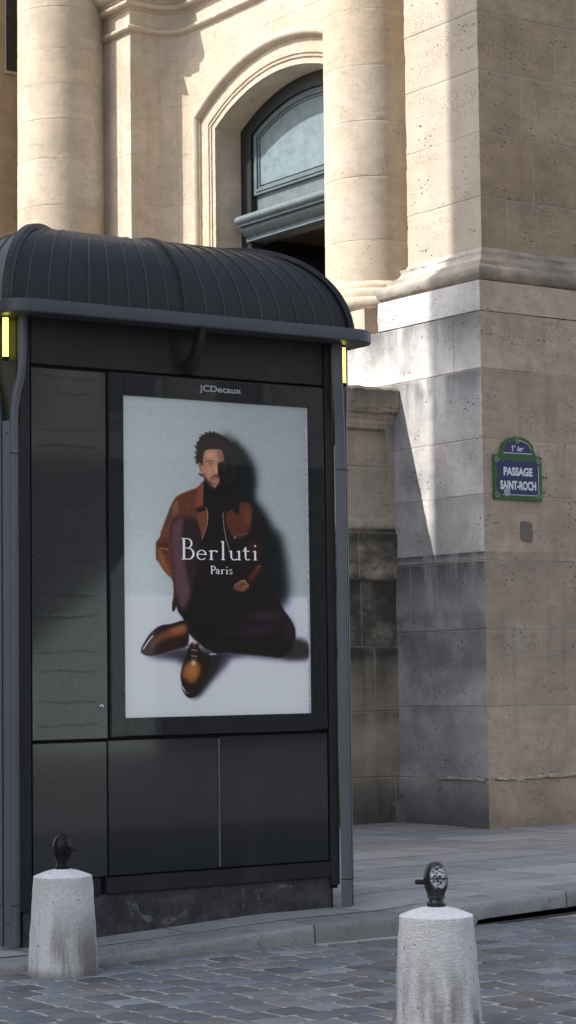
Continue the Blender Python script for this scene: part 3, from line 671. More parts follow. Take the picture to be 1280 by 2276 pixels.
# ---- the printed poster: a picture computed here and carried by the sheet's own vertices
PW, PH = 400, 640
def uv(x, y):
    u_ = (x-275)/413.; yt = 878+27*u_; yb = 1600-18*u_
    return u_*PW, (y-yt)/(yb-yt)*PH
fA = lambda p: (260+p[0]/2.783, 850+p[1]/2.783)
fB = lambda p: (260+p[0]/2.783, 1200+p[1]/2.783)
fF = lambda p: (400+p[0]/5.333, 950+p[1]/5.333)
IMG = np.zeros((PH, PW, 3)); GX, GY = np.meshgrid(np.arange(PW)+.5, np.arange(PH)+.5)
def blur(a, s):
    if s <= .3: return a
    R_ = int(3*s)+1; k = np.exp(-.5*(np.arange(-R_, R_+1)/s)**2); k /= k.sum()
    a = np.apply_along_axis(lambda v: np.convolve(np.pad(v, R_, 'edge'), k, 'valid'), 0, a)
    return np.apply_along_axis(lambda v: np.convolve(np.pad(v, R_, 'edge'), k, 'valid'), 1, a)
def smooth_poly(P, it=1):
    for _ in range(it):
        P = [q for i in range(len(P)) for q in ((.75*P[i][0]+.25*P[(i+1) % len(P)][0], .75*P[i][1]+.25*P[(i+1) % len(P)][1]), (.25*P[i][0]+.75*P[(i+1) % len(P)][0], .25*P[i][1]+.75*P[(i+1) % len(P)][1]))]
    return P
def mask(pts, s=.6, sm_=1, f=fA):
    P = [uv(*f(p)) for p in pts]; P = smooth_poly(P, sm_); m = np.zeros((PH, PW))
    for sx in (-.25, .25):
        for sy in (-.25, .25):
            X_, Y_ = GX+sx, GY+sy; ins = np.zeros((PH, PW), bool)
            for (x1, y1), (x2, y2) in zip(P, P[1:]+P[:1]):
                if y1 == y2: continue
                c_ = ((y1 > Y_) != (y2 > Y_)) & (X_ < (x2-x1)*(Y_-y1)/(y2-y1)+x1); ins ^= c_
            m += ins*.25
    return blur(m, s)
def put(m, colr, a=1.): 
    global IMG
    IMG = IMG*(1-(m*a)[..., None])+np.array(colr)[None, None]*(m*a)[..., None]/1.
def poly(pts, colr, s=.6, a=1., sm_=1, f=fA): put(mask(pts, s, sm_, f), colr, a)
def strokep(pts, w_, colr, a=1., s=.5, f=fA):
    P = [Vector(uv(*f(p))) for p in pts]; d = np.full((PH, PW), 1e9)
    for p, q in zip(P[:-1], P[1:]):
        e = q-p; L = max(e.length_squared, 1e-9); t = np.clip(((GX-p.x)*e.x+(GY-p.y)*e.y)/L, 0, 1)
        d = np.minimum(d, np.hypot(GX-p.x-t*e.x, GY-p.y-t*e.y))
    put(np.clip((w_/2-d)/max(s, .3)+.5, 0, 1), colr, a)
def spot(c_, rx, ry, colr, a=1., f=fA, rot=0):
    x, y = uv(*f(c_)); k = 413/PW; X_, Y_ = GX-x, GY-y; cr, sr = math.cos(rot), math.sin(rot)
    put(np.exp(-(((X_*cr+Y_*sr)/rx)**2+((-X_*sr+Y_*cr)/ry)**2)), colr, a)
AB = lambda p: fA(p) if p[2] == 'A' else fB(p)
def both(A_=(), B_=()): return [(x, y, 'A') for x, y in A_]+[(x, y, 'B') for x, y in B_]
tu, tv = GX/PW, GY/PH
IMG[:] = np.array((147, 152, 152.))[None, None]; IMG += ((.5-tu)*22+(tv-.3)*28)[..., None]*np.array((1, 1, .9))
fl = np.clip((tv-.622)*70+.5, 0, 1)[..., None]; IMG = IMG*(1-fl)+np.array((184, 180, 193.))*fl*(1+.08*(tv[..., None]-.8))
# soft wall and floor shadow
poly([(640, 300), (745, 385), (830, 470), (860, 590), (835, 720), (905, 790), (960, 900), (985, 1010), (1010, 1160), (500, 1160), (560, 600)], (14, 18, 20), 9, 1)
poly([(700, 330), (800, 450), (850, 600), (825, 740), (900, 820), (950, 950), (980, 1113), (600, 1113), (600, 600)], (14, 16, 17), 5, .9)
poly([(900, -60), (1000, -60), (1030, 60), (1050, 190), (1062, 330), (1020, 430), (880, 450)], (14, 18, 20), 10, 1, f=fB)
poly([(160, 715), (430, 660), (720, 690), (1090, 610), (1180, 620), (1200, 735), (1060, 742), (700, 712), (640, 800), (560, 880), (480, 985), (430, 980), (420, 760), (200, 735)], (36, 32, 38), 6, .9, f=fB)
poly([(540, 700), (640, 700), (600, 800), (540, 900), (470, 985), (450, 940)], (26, 23, 26), 4, .8, f=fB)
# dark mass of the figure
poly(both([(530, 590), (660, 540), (720, 600), (790, 720), (860, 760), (900, 900), (920, 1113)], [(930, 150), (970, 300), (1010, 420), (1060, 480), (1092, 540), (1096, 600), (1086, 650), (1062, 698), (1000, 730), (900, 718), (700, 700), (560, 702), (430, 600), (400, 500), (355, 440), (345, 330), (335, 200), (318, 0)])+both([(320, 900), (340, 850), (400, 825), (480, 850), (500, 700)]), (21, 14, 13), 1.2, f=AB)
poly([(1088, 600), (1150, 625), (1190, 650), (1192, 722), (1060, 738), (1000, 728), (1066, 690)], (44, 36, 36), 4, .9, f=fB)
# jacket, left half and sleeve
L1 = (84, 46, 30)
poly([(345, 722), (390, 692), (440, 672), (490, 655), (522, 612), (536, 690), (534, 762), (552, 800), (552, 850), (530, 930), (512, 985), (495, 900), (470, 845), (400, 822), (340, 850), (322, 905), (330, 1000), (322, 1120), (236, 1120), (234, 1060), (250, 990), (290, 860)], L1, .9)
poly([(340, 760), (370, 740), (372, 800), (345, 850)], (118, 70, 46), 2, .8); poly([(480, 850), (500, 800), (548, 800), (546, 850), (515, 960)], (108, 60, 38), 2, .8)
poly([(350, 720), (430, 680), (490, 662), (480, 700), (400, 730)], (88, 42, 24), 2, .7); poly([(255, 1000), (300, 870), (315, 900), (300, 1010), (270, 1060)], (108, 60, 36), 3, .6)
strokep([(338, 830), (342, 775), (365, 738)], 1.2, (190, 130, 95), .5); strokep([(366, 745), (368, 815)], 1.0, (180, 110, 75), .4)
poly([(494, 658), (524, 612), (534, 690), (532, 756), (472, 788), (480, 720)], (112, 62, 38), .7); strokep([(474, 790), (532, 760)], 1.6, (30, 16, 12), .9)
poly([(476, 795), (532, 765), (548, 790), (520, 800), (490, 808)], (20, 12, 12), .8)
poly([(236, -5), (320, -5), (326, 90), (336, 200), (352, 290), (360, 370), (345, 445), (330, 452), (332, 390), (340, 320), (336, 252), (292, 214), (250, 150), (233, 90)], L1, .9, f=fB)
poly([(242, 90), (265, 60), (300, 150), (330, 230), (300, 210), (258, 150)], (136, 80, 50), 2.5, .75, f=fB); poly([(250, 20), (310, 25), (312, 50), (245, 60)], (60, 28, 16), 2, .7, f=fB)
strokep([(247, 75), (270, 60), (308, 68)], 1.4, (200, 135, 95), .6, f=fB); strokep([(250, 1075), (285, 1055), (312, 1062)], 1.5, (60, 26, 16), .7); strokep([(262, 1030), (305, 1035)], 1.4, (165, 98, 60), .5)
poly([(330, 380), (362, 350), (352, 430), (338, 452), (328, 448)], (40, 24, 16), .8, f=fB)
# jacket, right half
poly([(742, 745), (800, 738), (828, 772), (826, 860), (806, 915), (798, 945), (760, 965), (700, 968), (676, 905), (656, 850), (664, 792), (700, 782), (745, 830)], (80, 42, 28), 2, .95)
poly([(780, 770), (815, 780), (808, 880), (775, 900)], (110, 62, 42), 4, .6); poly([(672, 727), (690, 722), (686, 775), (668, 770)], (86, 46, 30), 1, .9); poly([(690, 740), (742, 745), (748, 828), (706, 806)], (22, 13, 12), .8)
poly([(810, 960), (870, 1000), (885, 1060), (860, 1090), (800, 1060)], (62, 30, 18), 5, .55)
strokep([(540, 780), (550, 815), (546, 880), (514, 975)], 1.0, (205, 180, 160), .75); strokep([(678, 783), (655, 790), (643, 820), (650, 900), (662, 970), (682, 1040)], 1.0, (205, 185, 170), .75)
strokep([(706, 960), (745, 956), (802, 942)], 1.6, (15, 10, 10), 1); strokep([(712, 956), (800, 938)], .8, (150, 140, 135), .6); spot((716, 963), 2, 2, (190, 180, 170), .8)
# raised leg, plum cloth
poly(both([(322, 905), (335, 858), (365, 832), (402, 822), (450, 830), (480, 850), (500, 900), (505, 1000), (500, 1113)], [(500, 0), (470, 250), (440, 400), (385, 475), (360, 430), (345, 330), (335, 200), (318, 0)]), (38, 24, 26), 1, f=AB)
poly(both([(326, 905), (342, 862), (372, 840), (405, 836), (398, 900), (386, 980), (388, 1113)], [(388, 0), (430, 300), (436, 350), (392, 455), (352, 330), (338, 200), (322, 0)]), (84, 55, 59), 3.2, .95, f=AB)
poly([(380, 180), (415, 200), (440, 350), (430, 380), (400, 330)], (84, 56, 60), 3.5, .6, f=fB)
poly([(360, 835), (402, 824), (460, 832), (478, 852), (400, 850)], (66, 42, 44), 2, .7)
# hand and cuff
poly([(846, 165), (880, 150), (872, 195), (835, 240), (808, 262), (792, 240)], (92, 40, 20), 3, .8, f=fB); spot((868, 165), 4, 3, (150, 66, 32), .6, f=fB)
poly([(702, 292), (722, 270), (748, 262), (772, 252), (798, 268), (806, 290), (790, 312), (760, 326), (728, 318), (704, 306)], (104, 64, 44), 1.1, .95, f=fB)
strokep([(742, 262), (770, 252), (786, 268)], 2.6, (168, 118, 88), .8, f=fB); strokep([(755, 310), (775, 290), (797, 284)], 2.8, (150, 100, 74), .85, f=fB); strokep([(712, 284), (735, 268)], 2.4, (140, 92, 68), .7, f=fB)
strokep([(748, 290), (778, 270)], 1.4, (40, 22, 16), .8, f=fB); strokep([(740, 318), (765, 300)], 1.2, (40, 22, 16), .7, f=fB)
# knee and thigh on the floor
spot((905, 470), 28, 9, (56, 36, 50), .8, f=fB); spot((840, 555), 30, 12, (44, 30, 44), .8, f=fB); strokep([(770, 520), (880, 512), (1010, 520), (1075, 560)], 1.5, (12, 9, 10), .7, f=fB); spot((1050, 540), 14, 20, (46, 32, 40), .5, f=fB)
# shoes
poly([(138, 700), (150, 662), (180, 610), (212, 570), (258, 536), (330, 526), (398, 500), (432, 520), (430, 620), (420, 668), (330, 690), (250, 716), (205, 730), (160, 724)], (34, 20, 15), .8, f=fB)
poly([(205, 640), (245, 590), (300, 566), (360, 538), (418, 528), (414, 590), (345, 606), (280, 622), (215, 668), (190, 690)], (104, 58, 32), 3, .95, f=fB)
poly([(300, 570), (362, 540), (415, 532), (408, 572), (350, 590)], (146, 88, 52), 3, .8, f=fB)
strokep([(146, 690), (180, 630), (216, 588), (262, 548)], 2.4, (30, 20, 18), 1, f=fB); strokep([(156, 684), (186, 636), (212, 604)], 2.0, (240, 232, 232), .85, s=.8, f=fB); strokep([(140, 704), (170, 716), (250, 708), (330, 684)], 1.8, (20, 14, 12), .9, f=fB)
poly([(428, 660), (480, 652), (505, 700), (556, 712), (548, 815), (505, 925), (462, 980), (422, 986), (392, 952), (370, 882), (382, 800), (408, 730)], (30, 18, 13), .8, f=fB)
poly([(392, 800), (425, 755), (485, 755), (500, 800), (488, 850), (448, 900), (405, 868), (382, 850)], (128, 76, 38), 3.2, .95, f=fB); poly([(405, 800), (450, 775), (485, 800), (468, 850), (420, 850)], (160, 102, 54), 4, .75, f=fB)
poly([(436, 640), (488, 640), (490, 670), (434, 672)], (44, 24, 22), 1, f=fB); spot((463, 640), 5, 5, (190, 150, 150), .8, f=fB)
for i in range(5): strokep([(446-i, 665+i*19), (478-i, 672+i*18)], 1.8, (200, 165, 155) if i % 2 else (80, 48, 36), .7, f=fB)
spot((455, 765), 5, 6, (230, 200, 180), .7, f=fB); strokep([(372, 855), (380, 905), (402, 940)], 1.8, (225, 220, 222), .8, f=fB); strokep([(396, 948), (425, 952)], 1.5, (150, 140, 140), .7, f=fB)
strokep([(424, 660), (494, 656)], 1.6, (15, 10, 10), .9, f=fB)
poly([(552, 706), (604, 708), (590, 714), (552, 716)], (188, 186, 196), .7, f=fB)
# shade side behind the head, neck
poly([(470, 262), (600, 210), (640, 330), (690, 440), (700, 600), (680, 760), (640, 1010), (250, 1010), (262, 640), (300, 640), (400, 740), (430, 700), (470, 500)], (18, 13, 12), 1.0, f=fF)
# hair
HC = (25, 18, 16)
poly([(172, 230), (212, 160), (228, 112), (300, 66), (375, 56), (440, 74), (505, 110), (565, 150), (602, 225), (630, 330), (655, 450), (655, 620), (560, 700), (470, 600), (470, 300), (380, 262), (290, 270), (262, 350), (262, 470), (215, 440), (188, 440), (168, 380), (185, 300)], HC, .7, f=fF)
rh = random.Random(2)
for bx_, by_ in [(170, 225), (190, 180), (225, 130), (255, 95), (300, 66), (345, 55), (390, 60), (435, 75), (480, 98), (520, 125), (560, 150), (590, 190), (605, 240), (175, 300), (168, 360), (180, 420), (200, 260), (215, 560), (240, 570), (260, 560)]:
    for k_ in range(8): spot((bx_+rh.uniform(-11, 11), by_+rh.uniform(-11, 11)), rh.uniform(.7, 1.7), rh.uniform(.7, 1.7), HC, .7, f=fF)
for k_ in range(70):
    x_, y_ = rh.uniform(200, 560), rh.uniform(80, 255); strokep([(x_, y_), (x_+rh.uniform(-22, 22), y_+rh.uniform(-14, 14))], .8, (58, 44, 38), .35, f=fF)
# face
SK = (156, 112, 90)
poly([(274, 276), (330, 264), (400, 260), (470, 262), (492, 300), (500, 350), (505, 405), (470, 405), (440, 420), (428, 470), (432, 520), (430, 565), (452, 600), (446, 660), (412, 700), (396, 735), (340, 690), (300, 640), (270, 585), (256, 520), (256, 420)], SK, .9, f=fF)
poly([(420, 265), (472, 264), (495, 310), (505, 400), (450, 395), (435, 330)], (112, 68, 46), 2.4, .8, f=fF); poly([(258, 400), (280, 300), (300, 290), (290, 420), (275, 560)], (140, 92, 70), 2, .6, f=fF)
spot((340, 330), 9, 7, (192, 140, 112), .6, f=fF); spot((330, 510), 7, 8, (186, 132, 108), .5, f=fF); spot((412, 500), 3.0, 9, (196, 142, 116), .7, f=fF)
poly([(194, 415), (222, 418), (252, 470), (256, 540), (236, 552), (214, 500)], (148, 96, 74), .8, f=fF); spot((222, 460), 2.0, 4, (96, 56, 42), .6, f=fF)
strokep([(296, 408), (330, 398), (378, 408)], 2.3, (52, 34, 28), .9, f=fF); spot((345, 438), 4.2, 1.9, (196, 178, 168), .7, f=fF); spot((347, 437), 2.0, 2.0, (30, 24, 24), .95, f=fF); strokep([(318, 432), (345, 426), (372, 436)], 1.0, (60, 36, 30), .8, f=fF)
spot((345, 460), 6, 2.6, (140, 92, 74), .5, f=fF); strokep([(432, 412), (440, 470), (436, 530)], 2.2, (60, 34, 26), .7, f=fF); strokep([(384, 562), (405, 566), (430, 558)], 1.8, (78, 44, 34), .85, f=fF)
poly([(342, 612), (360, 590), (395, 574), (430, 578), (456, 598), (440, 604), (400, 594), (365, 604), (346, 628)], (46, 28, 24), 1, .9, f=fF)
poly([(358, 624), (385, 604), (412, 602), (446, 612), (450, 636), (420, 656), (388, 648)], (168, 98, 84), .9, .95, f=fF); strokep([(360, 626), (400, 624), (446, 628)], 1.1, (84, 40, 34), .85, f=fF)
poly([(258, 530), (278, 580), (300, 612), (330, 652), (345, 690), (385, 705), (400, 742), (350, 730), (300, 680), (262, 610)], (46, 30, 25), 1.6, .9, f=fF); spot((390, 672), 7, 2.5, (100, 64, 50), .7, f=fF); poly([(330, 640), (346, 628), (352, 660), (372, 690), (345, 690)], (66, 42, 34), 1.4, .75, f=fF)
spot((500, 490), 4.5, 5, (66, 40, 30), .7, f=fF); spot((480, 440), 6, 3, (60, 34, 24), .5, f=fF)
tex = blur(RNG.normal(size=(PH, PW)), 1.6); tex /= tex.std(); te2 = blur(RNG.normal(size=(PH, PW)), 5); te2 /= te2.std()
rl = random.Random(9)
for k_ in range(46):        # creases of the leather
    x_, y_ = rl.choice([(rl.uniform(255, 330), rl.uniform(860, 1100)), (rl.uniform(390, 520), rl.uniform(700, 830)), (rl.uniform(675, 815), rl.uniform(780, 950))])
    a_, l_ = rl.uniform(-.9, .9)+1.3, rl.uniform(12, 45); lt = rl.random() < .5
    strokep([(x_, y_), (x_+l_*.5*math.cos(a_)+rl.uniform(-4, 4), y_+l_*.5*math.sin(a_)), (x_+l_*math.cos(a_), y_+l_*math.sin(a_))], rl.uniform(.8, 1.8), (138, 88, 60) if lt else (38, 20, 14), rl.uniform(.18, .42), s=1.6)
for k_ in range(16):        # folds of the trouser cloth
    x_, y_ = rl.uniform(330, 420), rl.uniform(20, 380); strokep([(x_, y_), (x_+rl.uniform(4, 22), y_+rl.uniform(40, 90))], rl.uniform(1, 2.2), (96, 68, 70) if rl.random() < .5 else (34, 22, 24), .3, s=2, f=fB)
for k_ in range(12):
    x_, y_ = rl.uniform(620, 1000), rl.uniform(440, 640); strokep([(x_, y_), (x_+rl.uniform(40, 120), y_+rl.uniform(-25, 18))], rl.uniform(1.2, 3), (62, 44, 50), .28, s=3, f=fB)
IMG = IMG*(1+.010*tex[..., None])+RNG.normal(size=(PH, PW, 1))*3.2
fray = RNG.integers(0, 4, PH)                       # registration dots along the right trim
dots = np.array([(60, 80, 150), (190, 190, 195), (130, 60, 60), (200, 200, 200)])[np.repeat(fray, 1)[:PH]]
IMG[PH//14:, PW-5:PW-3] = dots[PH//14:, None]*.6+IMG[PH//14:, PW-5:PW-3]*.4
IMG[:, PW-3:] = (150, 153, 160)
IMG = np.clip(IMG, 0, 255)/255.; LIN = np.where(IMG <= .04045, IMG/12.92, ((IMG+.055)/1.055)**2.4)
POSTER_K = 1.9
LIN = np.clip(LIN*POSTER_K, 0, .85)
xx = np.linspace(px0+.002, px1-.002, PW); zz_ = np.linspace(pz1-.002, pz0+.002, PH); X, Z = np.meshgrid(xx, zz_)
Vp = np.stack([X, .010+.0012*np.sin(X*5)*np.sin(Z*3), Z], -1).reshape(-1, 3); I = np.arange(PH*PW).reshape(PH, PW)
Q = np.stack([I[:-1, :-1], I[1:, :-1], I[1:, 1:], I[:-1, 1:]], -1).reshape(-1, 4)[:, ::-1]
me = bpy.data.meshes.new('poster'); me.vertices.add(len(Vp)); me.vertices.foreach_set('co', Vp.astype(np.float32).ravel()); me.loops.add(Q.size); me.loops.foreach_set('vertex_index', Q.astype(np.int32).ravel())
me.polygons.add(len(Q)); me.polygons.foreach_set('loop_start', np.arange(0, Q.size, 4, dtype=np.int32)); me.update(calc_edges=True)
attr_color(me, np.concatenate([LIN.reshape(-1, 3), np.ones((PH*PW, 1))], 1), 'print')
n = N('printed_paper'); M['print'] = n.fin(n.attr('print').outputs['Color'], .55, spec=.3); n.t.links.new(n.attr('print').outputs['Color'], n.b.inputs['Emission Color']); n.b.inputs['Emission Strength'].default_value = .055   # faint glow added to lift the print; nothing lights it from behind
poster = link('poster', me, M['print'], kiosk, True)
# lettering of the poster: serif letters drawn as strokes
def lp(x, y):
    a, b_ = uv(x, y); return px0+a/PW*(px1-px0), pz1-b_/PH*(pz1-pz0)
class Glyphs:
    def __init__(s): s.V = []; s.F = []; s.k = 0
    def quad(s, P):
        n0 = len(s.V); y_ = .0085-.00006*s.k; s.k += 1
        for p in P: a, b_ = lp(*p); s.V.append((a, y_, b_))
        s.F.append(tuple(range(n0, n0+len(P))))
    def line(s, x0, y0, x1, y1, w0, w1=None):
        w0 *= 1.18; w1 = (w1*1.18 if w1 else w0); d = Vector((x1-x0, y1-y0)).normalized(); nn = Vector((-d.y, d.x))
        s.quad([(x0+nn.x*w0/2, y0+nn.y*w0/2), (x1+nn.x*w1/2, y1+nn.y*w1/2), (x1-nn.x*w1/2, y1-nn.y*w1/2), (x0-nn.x*w0/2, y0-nn.y*w0/2)])
    def arc(s, cx, cy, rx, ry, a0, a1, thin, thick, tilt=0):
        n_ = 14; pts = []
        for i in range(n_+1):
            a = rad(a0+(a1-a0)*i/n_); wt = thin+(thick-thin)*abs(math.cos(a+tilt))**1.3
            pts.append((cx+(rx-wt/2)*math.cos(a), cy-(ry-wt/2)*math.sin(a), cx+(rx+wt/2)*math.cos(a), cy-(ry+wt/2)*math.sin(a)))
        for p, q in zip(pts[:-1], pts[1:]): s.quad([(p[0], p[1]), (p[2], p[3]), (q[2], q[3]), (q[0], q[1])])
G = Glyphs(); by = 1245.5
def stem(x, y0, y1, w_, flag=True, foot=True):
    G.line(x, y0, x, y1, w_)
    if foot: G.line(x-w_*1.25, y1, x+w_*1.25, y1, 1.3)
    if flag: G.line(x-w_*1.5, y0+2.2, x+w_*.2, y0+.4, 1.5)
# B e r l u t i
stem(404.5, 1199, by-.5, 4.2, False); G.line(399, 1199, 414, 1199, 1.4); G.arc(412, 1209.8, 9, 10.2, -90, 90, 1.3, 4); G.line(405, 1220.3, 414, 1220.3, 1.3); G.arc(413, 1232.8, 12, 12.4, -90, 90, 1.4, 4.6); G.line(399, by-.5, 414, by-.5, 1.5)
ex, ey, er = 442.5, 1235, 9.5; G.arc(ex, ey+.3, er, 10.4, 0, 215, 1.4, 3.6); G.arc(ex, ey+.3, er, 10.4, 215, 320, 1.6, 3.4); G.line(ex-8, ey-1, ex+10, ey-1, 1.5)
stem(463.5, 1225, by, 3.5); G.arc(471, 1232, 6, 6.5, 35, 140, 1.8, 2.4); G.line(474, 1226.6, 477, 1228.5, 3.2)
stem(489.5, 1204, by, 3.5)
stem(507.5, 1225.5, 1239, 3.4, True, False); G.arc(514.8, 1238, 7.3, 7.8, 180, 320, 1.7, 3.4); stem(525, 1225.5, by, 3.4); 
stem(539.5, 1217.5, 1239, 3.4, False, False); G.arc(544.3, 1239.5, 4.8, 6.2, 180, 320, 1.6, 3.4); G.line(533, 1226, 548, 1226, 1.5); G.line(534, 1226, 539.5, 1217.5, 1.3)
stem(561, 1225.5, by, 3.5); G.arc(561, 1214.5, 1.1, 1.1, 0, 360, 2.0, 2.0)
M['letter_white'] = N('white_print').fin((.85, .85, .88), .5); M['letter_white'].node_tree.nodes['Principled BSDF'].inputs['Emission Color'].default_value = (1, 1, 1, 1); M['letter_white'].node_tree.nodes['Principled BSDF'].inputs['Emission Strength'].default_value = .10  # glow added to the letters to match the print's added glow
mesh('lettering', G.V, G.F, M['letter_white'], poster); G = Glyphs()
# P a r i s
def small(x, y0, y1, w_=2.0, flag=True, foot=True):
    G.line(x, y0, x, y1, w_)
    if foot: G.line(x-2.2, y1, x+2.2, y1, .9)
    if flag: G.line(x-2.4, y0+1.2, x+.2, y0+.3, 1)
b2 = 1277; small(465, 1259.5, b2, 2.3, False); G.line(462.5, 1259.5, 469, 1259.5, .9); G.arc(468, 1264.4, 4.6, 4.6, -90, 90, .9, 2.1); G.line(465, 1269, 469, 1269, .9)
G.arc(477.2, 1269.5, 3.0, 2.6, 20, 160, 1.1, 1.8); small(480.2, 1268.5, b2, 1.9, False, True); G.arc(477.5, 1273.6, 3.0, 3.0, 60, 300, 1.0, 1.9)
small(487, 1267.5, b2); G.arc(490.5, 1270, 2.8, 2.6, 35, 140, 1.1, 1.6)
small(498, 1267.5, b2); G.arc(498, 1262, .6, .6, 0, 360, 1.2, 1.2)
G.arc(506.2, 1269.6, 2.5, 2.3, 30, 240, 1.1, 1.6); G.arc(506, 1274.4, 2.7, 2.5, -150, 60, 1.1, 1.7)
mesh('lettering', G.V, G.F, M['letter_white'], poster)
# sheet of glass over poster and frame
n = N('clear_glass_sheet'); tb = n.t.nodes.new('ShaderNodeBsdfTransparent'); gb = n.t.nodes.new('ShaderNodeBsdfGlossy'); fz = n.t.nodes.new('ShaderNodeFresnel'); ms = n.t.nodes.new('ShaderNodeMixShader')
tb.inputs[0].default_value = (.95, .97, .97, 1); gb.inputs['Roughness'].default_value = .02; fz.inputs[0].default_value = 1.5
n.t.links.new(n.math('MULTIPLY', fz.outputs[0], .55), ms.inputs[0]); n.t.links.new(tb.outputs[0], ms.inputs[1]); n.t.links.new(gb.outputs[0], ms.inputs[2]); n.t.links.new(ms.outputs[0], n.out.inputs['Surface']); M['glass'] = n.m
mesh('glass_pane', [(.462, fy-.004, 1.088), (1.847, fy-.004, 1.096), (1.847, fy-.004, 3.008), (.462, fy-.004, 3.006)], [(0, 1, 2, 3)], M['glass'], kiosk)
# maker's name above the poster
def text(name, s, size, mat, parent, ctr, width, height, plane='xz', y=0, off=0., extr=.0008, ital=0):
    cu = bpy.data.curves.new(name, 'FONT'); cu.body = s; cu.size = 1; cu.offset = off; cu.align_x = 'CENTER'
    t = bpy.data.objects.new(name, cu); COL.objects.link(t); dg = bpy.context.evaluated_depsgraph_get(); dg.update()
    me = bpy.data.meshes.new_from_object(t.evaluated_get(dg)); bpy.data.objects.remove(t)
    a = np.empty(len(me.vertices)*3, np.float32); me.vertices.foreach_get('co', a); a = a.reshape(-1, 3)
    lo, hi = a.min(0), a.max(0); a = a.copy()
    X_ = ctr[0]+((a[:, 0]-(lo[0]+hi[0])/2)/(hi[0]-lo[0]))*width; Z_ = ctr[1]+((a[:, 1]-(lo[1]+hi[1])/2)/(hi[1]-lo[1]))*height
    b_ = np.stack([X_, np.full_like(X_, y), Z_], 1); me.vertices.foreach_set('co', b_.ravel()); me.name = name
    return link(name, me, mat, parent)
M['logo'] = N('silver_grey_letters').fin((.42, .42, .44), .5)
text('maker_name', 'JCDecaux', 1, M['logo'], case, (1.158, 2.957), .272, .046, y=fy-.0055, off=.018)
# posts on the chamfered corners: two fins on a riveted web, splayed at the head round a lamp
def post(cx, cy, sx):
    # outward diagonal d, along-chamfer t
    d = Vector((sx, -1, 0)).normalized(); t = Vector((1, sx, 0)).normalized()*(1 if sx < 0 else 1)
    t = Vector((-d.y, d.x, 0)); c0 = Vector((cx, cy, 0)); root = bpy.data.objects.new('corner_post', None)
    zb = .045 if sx < 0 else .06
    web = MB(); P_ = lambda a, b_, z_: c0+t*a+d*b_+Vector((0, 0, z_))
    web.prism([(-.022, -.03), (.022, -.03), (.022, .004), (-.022, .004)], zb, 2.72, lambda p, q, h: P_(p, q, h))
    o = web.build('corner_post', M['k_post'], kiosk)
    for s_ in (-1, 1):
        fn = MB(); prof_ = [(-.014, -.05), (.020, -.05), (.020, .010), (.010, .016), (.006, .030), (-.014, .030)]
        prof_ = [(-.014, -.034), (.014, -.034), (.014, .010), (.007, .020), (-.004, .022), (-.014, .018)]
        zs_ = [zb, .25, .2503, 2.55, 2.5503, 2.70, 2.78, 2.86, 2.94, 3.02, 3.10, 3.28]; V = []; F = []
        for z_ in zs_:
            k_ = 1/(1+math.exp(-(z_-2.90)/.045)) if z_ > 2.56 else 0
            sh = .001 if z_ in (.25, 2.55) else 0
            for a, b_ in prof_: V.append(P_(s_*(.038+.050*k_)+s_*a, b_-sh, z_))
        m_ = len(prof_); F = [(i*m_+j, i*m_+(j+1) % m_, (i+1)*m_+(j+1) % m_, (i+1)*m_+j) for i in range(len(zs_)-1) for j in range(m_)]; F += [tuple(range(m_)), tuple((len(zs_)-1)*m_+j for j in range(m_))]
        fn.add(V, F); fn.build('fin', M['k_post'], o, True)
        sj = MB()
        for zj in (.25, 2.55): sj = MB(); sj.add([P_(s_*.038+a*1.05, b_*1.03+.0012, zj+e) for e in (-.0025, .0025) for a, b_ in prof_], [tuple(range(m_)), tuple(range(m_, 2*m_))]+[(j, (j+1) % m_, m_+(j+1) % m_, m_+j) for j in range(m_)]); sj.build('seam', M['k_black'], o)
    for z_ in (.16, .34, 2.66):
        rv = MB().lathe([(0, .006), (.005, .005), (.008, 0)], n=10)
        rv.V = [tuple(P_(a, .004+c_, z_+b_)) for a, b_, c_ in rv.V]; rv.build('rivet', M['k_post'], o, True)
    # back of the head, reflector and tube lamp
    MB().prism([(-.06, -.052), (.06, -.052), (.06, -.046), (-.06, -.046)], 2.70, 3.28, lambda p, q, h: P_(p, q, h)).build('lamp_back', M['reflector'], o)
    tb_ = MB().lathe([(0, 0), (.012, .002), (.015, .006), (.015, .208), (.012, .212), (0, .214)], n=16); tb_.V = [tuple(P_(a, b_+.010, 3.045+c_)) for a, b_, c_ in tb_.V]
    tb_.build('lamp_tube', M['lamp'], o, True)
    hd = MB().lathe([(0, -.014), (.017, -.014), (.017, .006), (0, .006)], n=16); h1 = [tuple(P_(a, b_+.010, 3.045+c_)) for a, b_, c_ in hd.V]; h2 = [tuple(P_(a, b_+.010, 3.268+c_)) for a, b_, c_ in hd.V]
    MB().add(h1, hd.F).build('lamp_holder', M['k_black'], o); MB().add(h2, hd.F).build('lamp_holder', M['k_black'], o)
    return o
n = N('lit_yellow_tube'); n.b.inputs['Base Color'].default_value = (.9, .85, .2, 1); n.b.inputs['Emission Color'].default_value = (1.0, .93, .12, 1); n.b.inputs['Emission Strength'].default_value = 1.35; M['lamp'] = n.m
M['reflector'] = paint('yellow_tinted_back', (.022, .022, .006), .4)
post(-.143, -.002, -1); post(1.985, 0, 1)
